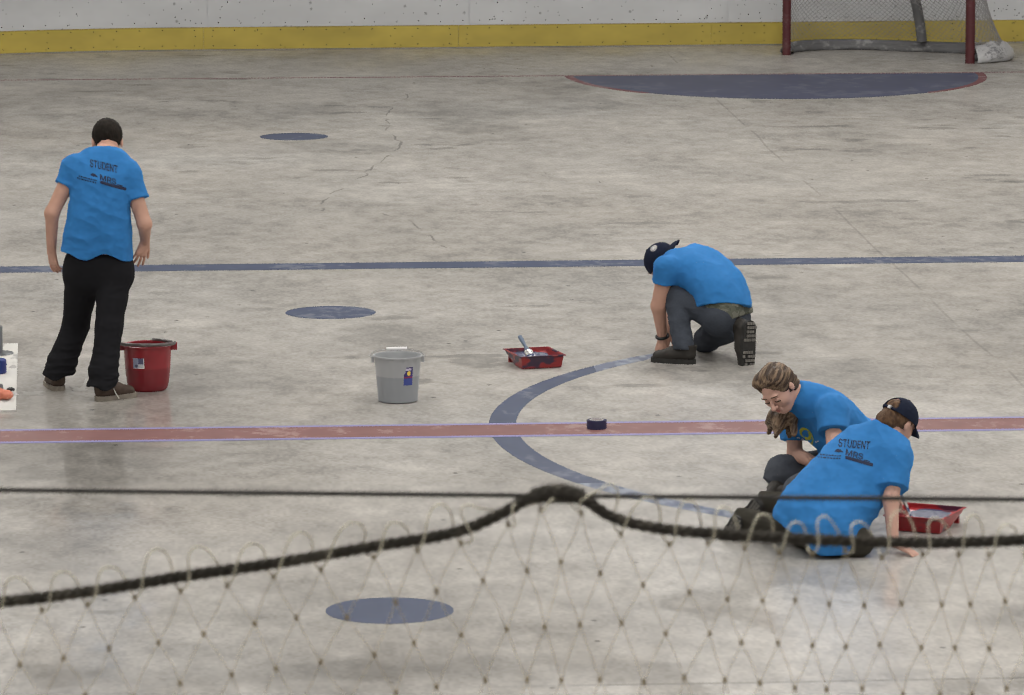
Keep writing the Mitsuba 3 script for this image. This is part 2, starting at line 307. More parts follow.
# ------------------------------------------------------------------ hockey goal
M('goal_red', worn([.085, .018, .022], [.15, .09, .09], .4, 8.0), rough=.35, spec=.5)
M('dull_grey_pad', worn([.13, .13, .135], [.3, .3, .3], .8, 7.0), rough=.6)
M('white_skirt', worn([.42, .42, .43], [.15, .15, .16], .9, 9.0), rough=.35, spec=.5)
M('goal_cord', [.28, .27, .27], rough=.8)
def build_goal():
    g = 'hockey_goal'
    L, R = V(6.315, 23.30, 0), V(8.09, 22.19, 0)
    a = R-L; w = np.linalg.norm(a); a /= w; b = nrm(V(-a[1], a[0], 0))
    G = lambda u, v, z: L + a*u + b*v + V(0, 0, z)
    H = 1.22
    tag(g, 'ice hockey goal with dark red posts and white net near the far boards', 'hockey goal')
    put(g+'__post', tube([G(0, 0, 0), G(0, 0, H)], .045, 16), 'goal_red', smooth=40)
    put(g+'__post', tube([G(w, 0, 0), G(w, 0, H)], .05, 16), 'goal_red', smooth=40)
    put(g+'__crossbar', tube([G(-.03, 0, H), G(w+.03, 0, H)], .045, 16), 'goal_red', smooth=40)
    base = spline([G(0, .05, .06), G(-.05, .45, .07), G(.25, .82, .07), G(w/2, .98, .07), G(w-.12, .90, .07), G(w+.16, .55, .07), G(w, .05, .06)], 60)
    put(g+'__base_frame', tube(base, .045, 10), 'dull_grey_pad', smooth=40)
    # padded skirt: sagging white vinyl lying around the base frame
    n = 80; bb = spline([G(0, .05, .0), G(-.05, .45, .0), G(.25, .82, .0), G(w/2, .98, .0), G(w-.12, .90, .0), G(w+.16, .55, .0), G(w+.03, .05, .0)], n)
    t = np.gradient(bb, axis=0); t /= np.linalg.norm(t, axis=1, keepdims=True); o = np.stack([-t[:, 1], t[:, 0], 0*t[:, 0]], 1)
    prof = [(-.07, .01), (-.09, .06), (-.075, .13), (-.03, .19), (.0, .215), (.04, .18), (.085, .11), (.1, .05), (.07, .01)]
    for key, s0, s1, mat, lab in ((g+'__skirt', 0, 58, 'dull_grey_pad', 'grubby grey padding along the back of the goal'), (g+'__skirt', 57, 80, 'white_skirt', 'whitish vinyl padding bulging beside the right post')):
        P = np.array([[bb[i]+o[i]*q[0]*(1.0 if s0 else .8)+V(0, 0, q[1]*(.9 if s0 else .46)*(.8+.4*meshkit.noise(np.array([i*.4, q[0]*9, 2.]))))+o[i]*.03*(meshkit.noise(np.array([i*.6, q[1]*12, 5.]))-.5) for q in prof] for i in range(s0, s1)])
        put(key, shell(P, .006), mat, lab, smooth=50)
    st = [G(w*.555, .90, .12), G(w*.54, .82, .5), G(w*.515, .62, .95), G(w*.5, .45, H)]
    st = spline(st, 14)
    put(g+'__centre_strut', tube(st, .055, 10), 'dull_grey_pad', 'grey padded strut at the back of the goal', smooth=40)
    top = spline([G(0, 0, H), G(.12, .42, H-.02), G(w*.3, .5, H-.02), G(w*.7, .5, H-.02), G(w-.12, .42, H-.02), G(w, 0, H)], 60)
    put(g+'__top_frame', tube(top, .02, 8), 'goal_red')
    # diamond net between top frame and base: a surface q(u, v)
    u = np.linspace(0, 1, 61); from scipy.interpolate import CubicSpline
    tb = CubicSpline(np.linspace(0, 1, 60), top); bs = CubicSpline(np.linspace(0, 1, n), bb+V(0, 0, .13))
    def q(s, v):
        p = tb(s)*(1-v)+bs(s)*v; c = G(w/2, .3, 0); p = p + (c-p)*V(1, 1, 0)*.10*math.sin(math.pi*v)*min(1, 4*s*(1-s)+.2)
        return p
    NU, NV = 56, 22
    strands = []
    for sgn in (1, -1):
        for k in range(-NV, NU+NV):
            pts = []
            for j in range(NV+1):
                s = (k+sgn*j*1.0)/NU
                if 0 <= s <= 1: pts.append(q(s, j/NV))
            if len(pts) > 2: strands.append(tube(pts, .0032, 4, caps=False))
    put(g+'__net', strands, 'goal_cord', 'knotted diamond net cord of the goal', kind='stuff')
build_goal()

# ------------------------------------------------------------------ implicit modelling for figures
def smin(a, b, k):
    if k <= 0: return np.minimum(a, b)
    h = np.maximum(k-np.abs(a-b), 0); return np.minimum(a, b)-h*h*(.25/k)
def cone(a, b, ra, rb=None):
    a, b = np.asarray(a, float), np.asarray(b, float); rb = ra if rb is None else rb; ba = b-a; L = max(float(ba@ba), 1e-12)
    a32, ba32 = a.astype(np.float32), ba.astype(np.float32)
    def f(P):
        q = P-a32; h = q@ba32; t = np.clip(h/np.float32(L), 0, 1)
        return np.sqrt(np.maximum(np.einsum('ij,ij->i', q, q)-t*(2*h-t*np.float32(L)), 0))-(ra+(rb-ra)*t).astype(np.float32)
    f.sph = ((a+b)/2, math.sqrt(L)/2+max(ra, rb)); return f
def ball(c, r): return cone(c, c, r)
def ellip(c, rad, R=np.eye(3)):
    c, rad = np.asarray(c, float), np.asarray(rad, float); A = (R/rad).astype(np.float32); c32 = c.astype(np.float32); m = float(rad.min())
    def f(P):
        q = (P-c32)@A; k = np.sqrt(np.einsum('ij,ij->i', q, q)); return ((k-1)*m*np.maximum(1, .6+.4*k)).astype(np.float32)
    f.sph = (c, float(rad.max())); return f
def plane(o, n):
    o, n = np.asarray(o, float), nrm(n); return lambda P: (P-o)@n
class Solid:
    def __init__(self): self.ops = []
    def add(self, f, k=.02): self.ops.append(('u', f, k)); return self
    def cut(self, f, k=.004): self.ops.append(('i', f, k)); return self
    def sub(self, f, k=.004): self.ops.append(('i', (lambda P: -f(P)), k)); return self
    def bend(self, f): self.ops.append(('d', f, 0)); return self
    def __call__(self, P):
        P = np.asarray(P, np.float32); lo, hi = P.min(0), P.max(0)
        d = np.full(len(P), 9.0, np.float32)
        for o, f, k in self.ops:
            sph = getattr(f, 'sph', None)                         # pieces too far from these points are left out
            if sph is not None and o == 'u' and np.linalg.norm(np.maximum(np.maximum(lo-sph[0], sph[0]-hi), 0)) > sph[1]+.16: continue
            if o == 'u': d = smin(d, f(P), k)
            elif o == 'i': d = -smin(-d, -f(P), k)
            else: d = d+f(P)
        return d
def mesh_of(f, lo, hi, h, B=8):
    lo, hi = np.asarray(lo, float), np.asarray(hi, float)
    nb = np.ceil((hi-lo)/(h*B)).astype(int)+1; n = nb*B
    g = np.stack(np.meshgrid(*[np.arange(k) for k in nb], indexing='ij'), -1).reshape(-1, 3)
    dc = f(lo+(g*B+(B-1)/2)*h*1.0)
    val = np.repeat(np.repeat(np.repeat(dc.reshape(nb), B, 0), B, 1), B, 2).astype(np.float32)
    near = g[np.abs(dc) < 1.7*h*B+.012]
    loc = np.stack(np.meshgrid(*[np.arange(B)]*3, indexing='ij'), -1).reshape(-1, 3)
    for s in range(0, len(near), 60):
        I = (near[s:s+60, None]*B+loc).reshape(-1, 3); val[I[:, 0], I[:, 1], I[:, 2]] = f(lo+I*h)
    ins = val < 0
    cnt = sum(ins[i:n[0]-1+i, j:n[1]-1+j, k:n[2]-1+k].astype(np.int8) for i in (0, 1) for j in (0, 1) for k in (0, 1))
    C = np.argwhere((cnt > 0) & (cnt < 8))
    cid = np.full(cnt.shape, -1, np.int32); cid[C[:, 0], C[:, 1], C[:, 2]] = np.arange(len(C))
    acc, w = np.zeros((len(C), 3)), np.zeros(len(C))
    co = np.array([[i, j, k] for i in (0, 1) for j in (0, 1) for k in (0, 1)])
    cv = np.stack([val[C[:, 0]+o[0], C[:, 1]+o[1], C[:, 2]+o[2]] for o in co], 1)
    for i in range(8):
        for j in range(i+1, 8):
            if np.abs(co[i]-co[j]).sum() == 1:
                x = (cv[:, i] < 0) != (cv[:, j] < 0); t = cv[:, i]/np.where(x, cv[:, i]-cv[:, j], 1)
                acc[x] += (co[i]+(co[j]-co[i])*t[:, None])[x]; w[x] += 1
    vtx = lo+(C+acc/w[:, None])*h
    F = []
    for ax in range(3):
        o1, o2 = [(1, 2), (2, 0), (0, 1)][ax]
        sl = lambda d: tuple(slice(1 if a != ax else d, (n[a]-1) if (a != ax or d == 0) else n[a]) for a in range(3))
        A = ins[tuple(slice(1, n[a]-1) if a != ax else slice(0, n[a]-1) for a in range(3))]
        Bb = ins[tuple(slice(1, n[a]-1) if a != ax else slice(1, n[a]) for a in range(3))]
        for flip, X in ((False, A & ~Bb), (True, ~A & Bb)):
            E = np.argwhere(X)
            if not len(E): continue
            for a in range(3):
                if a != ax: E[:, a] += 1
            e1, e2 = np.zeros(3, int), np.zeros(3, int); e1[o1] = 1; e2[o2] = 1
            c = [cid[tuple((E-d).T)] for d in (0*e1, e1, e1+e2, e2)]
            q = np.stack(c, 1); q = q[:, ::-1] if flip else q
            F.append(q)
    F = np.vstack(F); F = F[(F >= 0).all(1)]
    e = h*.25
    for s in range(0, len(vtx), 6000):
        v = vtx[s:s+6000]; d = f(v); gr = np.stack([f(v+np.eye(3)[a]*e)-f(v-np.eye(3)[a]*e) for a in range(3)], 1)/(2*e)
        vtx[s:s+6000] = v - np.clip(d/np.maximum((gr**2).sum(1), .2), -h*.5, h*.5)[:, None]*gr
    f3 = np.vstack([F[:, [0, 1, 2]], F[:, [0, 2, 3]]])
    return trimesh.Trimesh(vtx, f3, process=False)
def folds(amp, fx, fy, fz, seed=0, rot=None):
    def f(P):
        Q = P if rot is None else P@rot
        a = meshkit.noise(Q*V(fx, fy, fz), seed); b = meshkit.noise(Q*V(fx, fy, fz)*2.1+7, seed+1)
        return amp*(np.abs(a-.5)*2+.5*np.abs(b-.5)*2-.75)
    return f

# ------------------------------------------------------------------ figure materials
def skin_c(base):
    def f(p, n, uv): return mi.Color3f(base)*(1+.16*(fbm(p.x*18, p.y*18, p.z*18, 3)-.5))
    return f
M('skin', skin_c([.47, .27, .20]), rough=.5, spec=.35)
M('skin_tan', skin_c([.38, .225, .165]), rough=.5, spec=.35)
M('skin_fair', skin_c([.50, .30, .235]), rough=.5, spec=.35)
def cloth(base, v=.12, sc=60):
    def f(p, n, uv): return mi.Color3f(base)*(1+v*(fbm(p.x*sc, p.y*sc, p.z*sc, 2)-.5)+v*.8*(fbm(p.x*7, p.y*7, p.z*7, 2)-.5))
    return f
M('shirt_blue', cloth([.030, .165, .42]), rough=.85, spec=.15, sheen=.2)
M('shirt_ink', [.012, .02, .05], rough=.8)
M('black_cloth', cloth([.012, .012, .014]), rough=.9, spec=.1)
def denim(base):
    def f(p, n, uv): return mi.Color3f(base)*(1+.5*(fbm(p.x*11, p.y*11, p.z*9, 3)-.5)+.2*(noise(p.x*120, p.y*120, p.z*120)-.5))
    return f
M('denim_grey', denim([.045, .052, .066]), rough=.85, spec=.15)
M('denim_slate', denim([.065, .072, .088]), rough=.85, spec=.15)
M('olive_cloth', cloth([.038, .035, .028]), rough=.9, spec=.1)
def camo_c(p, n, uv):
    a = fbm(p.x*22, p.y*22, p.z*26, 2); b = fbm(p.x*30+5, p.y*30, p.z*34, 2)
    return dr.select(a > .55, mi.Color3f(.13, .13, .105), dr.select(b > .52, mi.Color3f(.055, .06, .045), mi.Color3f(.085, .09, .07)))
M('camo', camo_c, rough=.9)
M('leather_brown', cloth([.055, .036, .026], .5, 30), rough=.6, spec=.3)
M('leather_dark', cloth([.028, .025, .022], .5, 30), rough=.55, spec=.3)
M('sole_tan', cloth([.20, .175, .145], .4, 30), rough=.8)
M('sole_dark', cloth([.022, .021, .02], .4, 40), rough=.7)
M('tread', cloth([.15, .142, .13], .6, 50), rough=.8)
M('lace', [.5, .48, .44], rough=.8)
M('cap_navy', cloth([.010, .014, .030], .2, 80), rough=.85, spec=.15)
def hair_c(base, tip):
    def f(p, n, uv):
        s = fbm(p.x*70+20*p.z, p.y*70, p.z*25, 3); t = smoothstep(.3, .75, s)
        return mix(base, tip, t)
    return f
M('hair_dark', hair_c([.010, .008, .006], [.018, .013, .010]), rough=.7, spec=.15)
M('hair_auburn', hair_c([.055, .029, .016], [.135, .075, .040]), rough=.55, spec=.22)
M('eye_white', [.6, .58, .55], rough=.2)
M('iris_dark', [.03, .02, .015], rough=.2)
M('lip', [.40, .15, .13], rough=.45)
M('brow', [.11, .07, .045], rough=.7)
M('lash', [.045, .03, .022], rough=.7)
M('black_rubber', [.012, .012, .013], rough=.5)
M('white_print', [.6, .6, .58], rough=.7)

# ------------------------------------------------------------------ body parts as implicit pieces
def head_pieces(S, c, R, s=1.0, neck_to=None, neck_r=.052):
    W = lambda x, y, z: c + s*(R@V(x, y, z))
    E = lambda p, rad: ellip(W(*p), V(*rad)*s, R)
    S.add(E((0, -.014, .030), (.075, .096, .086)), .02)
    S.add(E((0, .030, -.035), (.060, .058, .074)), .03)
    S.add(ball(W(0, .060, -.088), .024*s), .025)
    for q in (-1, 1):
        S.add(ball(W(q*.036, .055, -.028), .028*s), .02)
        S.add(cone(W(q*.030, -.005, -.07), W(q*.02, .045, -.092), .026*s, .02*s), .025)
    S.add(cone(W(-.034, .079, .020), W(.034, .079, .020), .012*s), .015)
    for q in (-1, 1): S.sub(ball(W(q*.031, .101, .001), .019*s), .012)
    S.add(cone(W(0, .088, .004), W(0, .112, -.030), .008*s, .0125*s), .010)
    for q in (-1, 1): S.add(ball(W(q*.012, .099, -.034), .009*s), .006)
    S.add(cone(W(-.018, .087, -.058), W(.018, .087, -.058), .0075*s), .008)
    S.add(cone(W(-.014, .085, -.069), W(.014, .085, -.069), .008*s), .007)
    for q in (-1, 1): S.add(ellip(W(q*.077, -.012, -.008), V(.009, .017, .028)*s, R), .006)
    if neck_to is not None: S.add(cone(W(0, -.022, -.06), neck_to, neck_r*s, neck_r*1.08), .03)
def face_parts(key, c, R, s=1.0, lips=True, lid='skin_fair'):
    W = lambda x, y, z: c + s*(R@V(x, y, z))
    for q in (-1, 1):
        e = trimesh.creation.icosphere(2, .0115*s); e.apply_translation(W(q*.031, .0785, .000)); k = put(key+'__eye', e, 'eye_white', smooth=True)
        e = trimesh.creation.icosphere(3, .0130*s); e.update_faces(e.triangles_center[:, 2] > -.0045*s); e.remove_unreferenced_vertices(); e.vertices = W(q*.031, .0785, 0)+e.vertices@R.T
        put(k+'__eyelid', e, lid, smooth=True)
        e = trimesh.creation.icosphere(1, .007*s); e.apply_translation(W(q*.031, .0835, -.005)); put(k+'__iris', e, 'iris_dark', smooth=True)
        put(key+'__eyelash', tube([W(q*(.031+.018*t), (.0915-.008*t*t), -.0055-.002*t*t) for t in np.linspace(-1, 1, 7)], .0030*s, 6), 'lash')
        put(key+'__eyebrow', tube([W(q*(.033+.021*t), .0925-.014*max(t, 0)**2, .024+.004*(1-t*t)) for t in np.linspace(-1, 1, 7)], np.array([.0015, .0026, .003, .003, .0026, .002, .0012])*s, 6), 'brow')
    if lips:
        put(key+'__lips', [tube([W(.02*t, .0955-.012*t*t, -.059-.002*t*t) for t in np.linspace(-1, 1, 9)], np.array([.001, .003, .004, .0045, .004, .0045, .004, .003, .001])*s, 6),
                           tube([W(.018*t, .0945-.011*t*t, -.0665+.003*t*t) for t in np.linspace(-1, 1, 9)], np.array([.001, .003, .005, .0055, .006, .0055, .005, .003, .001])*s, 6)], 'lip', smooth=60)
def hand_pieces(S, wrist, fdir, back, side_thumb, curls, s=1.0, spread=.10, thumb=(.75, .25)):
    """wrist: the joint; fdir: where the fingers point; back: out of the back of the hand; side_thumb: +1 thumb on cross(fdir, back)"""
    R = ortho(fdir, back); X, F, B = R[:, 0], R[:, 1], R[:, 2]; w = np.asarray(wrist, float); k0 = .008
    tx = X*side_thumb
    offs = (.030, .010, -.010, -.028); lens = (.072, .080, .074, .058); rad = (.0088, .0090, .0086, .0078)
    kn = [w + s*(F*(.088-.05*abs(o-.006)*8*.2)+tx*o) for o in offs]
    for o, K in zip(offs, kn): S.add(cone(w+s*(F*.012+tx*o*.55), K, .0155*s, .0115*s), .012)
    S.add(cone(w+s*(F*.03+tx*.02), w+s*(F*.07), .015*s, .013*s), .012)
    for i, (K, L, r) in enumerate(zip(kn, lens, rad)):
        d0 = nrm(F + tx*spread*(1.5-i)*1.0); p = K; ang = 0; rr = r*s
        for j, fr in enumerate((.45, .31, .24)):
            ang += curls[i]*(.7, 1.0, .7)[j]
            d = d0*math.cos(ang) - B*math.sin(ang); q = p+d*L*fr*s
            S.add(cone(p, q, rr, rr*.92), .004 if j else .006); p = q; rr *= .92
    a, b = thumb
    p = w+s*(F*.022+tx*.026); d = nrm(F*b+tx*a-B*.3)
    q = p+d*.044*s; S.add(cone(p, q, .0125*s, .0105*s), .010)
    d2 = nrm(d+F*.5); t = q+d2*.034*s; S.add(cone(q, t, .0102*s, .0088*s), .004); S.add(cone(t, t+nrm(d2+F*.2)*.02*s, .0088*s, .0075*s), .004)
def trunk(S, secs, grow=0.0, k=.03, m=14):
    """secs: rows of centre(3), side vector(3), half width, depth radius"""
    A = spline(np.array([np.r_[c, s, w, d] for c, s, w, d in secs]), m)
    prev = None
    for r in A:
        c, s, w, d = r[:3], nrm(r[3:6]), r[6]+grow, r[7]+grow
        S.add(cone(c-s*max(w-d, .002), c+s*max(w-d, .002), d), k)
def limb(S, pts, radii, k=.02):
    for a, b, ra, rb in zip(pts[:-1], pts[1:], radii[:-1], radii[1:]): S.add(cone(a, b, ra, rb), k)
def bounds(pts, pad): 
    pts = np.array(pts); return pts.min(0)-pad, pts.max(0)+pad

def shoe(parent, heel, fwd, up, mat, sole_mat, s=1.0, treads=False, laces=None, label=None):
    R = ortho(fwd, up); W = lambda x, y, z: heel + s*(R@V(x, y, z))
    S = Solid()
    S.add(cone(W(0, .004, .050), W(0, .10, .047), .037*s, .041*s), .02)
    S.add(cone(W(0, .10, .047), W(.002, .185, .033), .041*s, .034*s), .02)
    S.add(cone(W(0, .0, .06), W(0, -.006, .105), .039*s, .041*s), .02)
    S.add(cone(W(0, .03, .075), W(0, .10, .055), .036*s, .036*s), .02)
    S.cut(plane(W(0, 0, .02), -R[:, 2])); S.cut(plane(W(0, 0, .112), R@V(0, -.15, 1)))
    lo, hi = bounds([W(0, 0, 0), W(0, .2, 0), W(0, 0, .12), W(0, .2, .1)], .07)
    k = put(parent+'__shoe', mesh_of(S, lo, hi, .005), mat, label, smooth=True)
    foot = shapely.union_all([sg.LineString([(0, .0), (.002, .06)]).buffer(.037), sg.LineString([(.0, .06), (.003, .14)]).buffer(.041), sg.LineString([(.003, .14), (.004, .188)]).buffer(.039)]).buffer(.015).buffer(-.012)
    sole = prism(foot, .006 if treads else 0.0, .027)
    sole.vertices *= s
    put(k+'__sole', frame(sole, heel, R[:, 0], R[:, 1], R[:, 2]), sole_mat)
    if treads:
        out = []
        rg = random.Random(7)
        for y in np.arange(-.025, .225, .021):
            for x in np.arange(-.034, .04, .0165):
                if foot.buffer(-.006).contains(sg.Point(x, y)) and not (.075 < y < .115) and rg.random() < .85:
                    out.append(trimesh.creation.box(extents=(.0115, .0135, .008)).apply_translation((x+.002*rg.random(), y, .003)))
        mm = trimesh.util.concatenate(out); mm.vertices *= s
        put(k+'__tread', frame(mm, heel, R[:, 0], R[:, 1], R[:, 2]), 'tread', kind='stuff')
    if laces:
        put(k+'__lace', [tube([W(-.022, y, .083-.18*(y-.05)), W(0, y+.004, .092-.18*(y-.05)), W(.022, y, .083-.18*(y-.05))], .003*s, 5) for y in (.05, .07, .09, .11)]
            + [tube(spline([W(.02, .06, .085), W(.05, .055, .05), W(.062, .075, .01)], 8), .003*s, 5)], laces)
    return k

def ankle(heel, fwd, up, s=1.0): return np.asarray(heel, float) + s*(ortho(fwd, up)@V(0, .004, .092))
def foot_piece(B, heel, fwd, up, s=1.0):
    R = ortho(fwd, up); h = np.asarray(heel, float); B.add(cone(h+s*(R@V(0, .0, .062)), h+s*(R@V(0, .15, .042)), .030*s, .022*s), .02)

def cap(parent, c, R, s, backwards, opening=False, label=None):
    q = -1 if backwards else 1
    RR = np.stack([R[:, 0]*q, R[:, 1]*q, R[:, 2]], 1)
    W = lambda x, y, z: c + s*(RR@V(x, y, z))
    y0 = -.014*q
    rx, ry, rz, zb = .0865, .109, .088, .026
    nu, nv = 72, 14
    P = np.zeros((nv, nu, 3))
    for i in range(nv):
        e = (i/(nv-1))*math.pi/2*.995
        for j in range(nu):
            a = 2*math.pi*j/nu; seam = 1-.012*max(0, math.cos(6*a))**12
            P[i, j] = W(rx*math.cos(e)*math.cos(a)*seam, y0+ry*math.cos(e)*math.sin(a)*seam, zb+rz*math.sin(e)-.012*(1-i/(nv-1))*(1-math.sin(a))*.5)
    dome = shell(P, .004*s, close_v=True)
    if opening:
        loc = ((dome.triangles_center-c)/s)@RR
        hole = ((loc[:, 0]/.042)**2+((loc[:, 2]-zb-.008)/.050)**2 < 1) & (loc[:, 1] < y0-.03)
        dome.update_faces(~hole)
    k = put(parent+'__cap', dome, 'cap_navy', label, smooth=50)
    n1, n2 = 25, 8; B = np.zeros((n2, n1, 3))
    for j in range(n1):
        a = math.radians(-62+124*j/(n1-1))
        for i in range(n2):
            t = i/(n2-1); x = (rx+.002)*math.sin(a); yy = y0+(ry+.002)*math.cos(a)
            ext = .072*math.cos(a*.98)**.6
            B[i, j] = W(x*(1+.06*t), yy+ext*t, zb-.004-.020*t*t-.022*(math.sin(a)**2)*(.4+.6*t))
    put(k+'__brim', shell(B, .004*s), 'cap_navy', smooth=50)
    b = trimesh.creation.icosphere(1, .008*s); b.apply_translation(W(0, y0, zb+rz+.001)); put(k+'__button', b, 'cap_navy')
    if opening:
        put(k+'__strap', tube([W(.040*t, y0-ry*.985+.010*t*t-.001, zb-.008) for t in np.linspace(-1, 1, 9)], .0075*s, 6), 'cap_navy')
        bk = box(-.011, .011, -.003, .003, -.009, .009); put(k+'__buckle', frame(bk, W(.012, y0-ry*.985-.007, zb-.008), RR[:, 0], RR[:, 1], RR[:, 2]), 'steel')
    return k, W

def print_on(key, f, m2, centre, right, up, out, mat, label=None, thick=.0012, kind=None):
    """lays a flat mesh m2 (x right, y up, z thickness, centred) on the surface f=0, looking along -out"""
    m = m2.copy(); 
    v, fc = trimesh.remesh.subdivide_to_size(m.vertices, m.faces, .014, max_iter=8)
    z = v[:, 2].copy(); P = centre + v[:, :1]*right + v[:, 1:2]*up + out*.25
    t = np.zeros(len(P))
    for _ in range(60):
        d = f(P-out*t[:, None]); t += np.clip(d*.7, -.02, .05)
    hit = np.abs(f(P-out*t[:, None])) < .012; fc = fc[hit[fc].all(1)]
    Q = P-out*t[:, None] + out*(.001+np.where(z > z.mean(), thick, -.004))[:, None]
    put(key, (lambda m_: (m_.remove_unreferenced_vertices(), m_)[1])(trimesh.Trimesh(Q, fc, process=False)), mat, label, kind=kind)
def flat_poly(poly, t=.001): return prism(poly, 0, t)
def text2(s, h, bold=False, squeeze=1.0, skew=0.0):
    m = meshkit.text_mesh(s, h, .001, bold); b = m.bounds; m.apply_translation((-(b[0, 0]+b[1, 0])/2, -h/2, 0)); m.vertices[:, 0] *= squeeze; m.vertices[:, 1] += skew*m.vertices[:, 0]; return m
def back_print(shirt, f, centre, right, up, out, s=1.0, slope=(.0, .0), off=(0, 0)):
    print_on(shirt+'__lettering', f, text2('STUDENT', .040*s, True, .66), centre, right, up, out, 'shirt_ink', 'dark word STUDENT printed across the upper back')
    c2 = centre-up*(.078*s-off[1])+right*off[0]
    bar = [text2('MRS', .031*s, True, 1.12).apply_translation((.060*s, .013*s, 0)), flat_poly(sg.box(.012*s, -.023*s, .170*s, -.006*s)), flat_poly(sg.box(.115*s, -.004*s, .15*s, .002*s))]
    bar = trimesh.util.concatenate(bar); bar.vertices[:, 1] += slope[1]*bar.vertices[:, 0]
    print_on(shirt+'__logo', f, bar, c2, right, up, out, 'shirt_ink', 'dark block lettering MRS over a bar')
    sw = sg.Polygon([(-.045, .010), (-.030, .024), (-.014, .022), (.006, .006), (-.012, .009), (-.022, .006)])
    lines = [flat_poly(shapely.affinity.scale(sw, s, s, origin=(0, 0)))]
    rg = random.Random(3)
    for j, y in enumerate((-.016, -.030)):
        x = -.125 if j else -.115
        while x < -.005:
            w = .006+.010*rg.random(); lines.append(flat_poly(sg.box(x*s, y*s, (x+w)*s, (y+.006)*s))); x += w+.004
    m = trimesh.util.concatenate(lines); m.vertices[:, 1] += slope[0]*m.vertices[:, 0]
    print_on(shirt+'__small_print', f, m, c2-right*.005, right, up, out, 'shirt_ink', 'small dark emblem over two lines of tiny print')

def sleeve(S, sh, el, frac, r0, r1, k=.035):
    e = sh+(el-sh)*frac; d = nrm(el-sh)
    T = Solid().add(cone(sh, e+d*.05, r0, r1), 0); T.cut(plane(e, d), .006)
    S.add(T, k)

def hair_short(S, c, R, s=1.0):
    W = lambda x, y, z: c + s*(R@V(x, y, z))
    S.add(ellip(W(0, -.018, .034), V(.083, .103, .092)*s, R), .01)
    S.cut(plane(W(0, .060, .045), R@V(0, 1, -.55)), .015); S.cut(plane(W(0, -.05, -.052), R@V(0, .35, -1)), .012)
    for q in (-1, 1): S.sub(ellip(W(q*.086, .005, -.018), V(.022, .034, .045)*s, R), .01)
    S.bend(lambda P: .0028*(meshkit.noise((P-c)@R*V(160, 50, 50))-.5)*2)

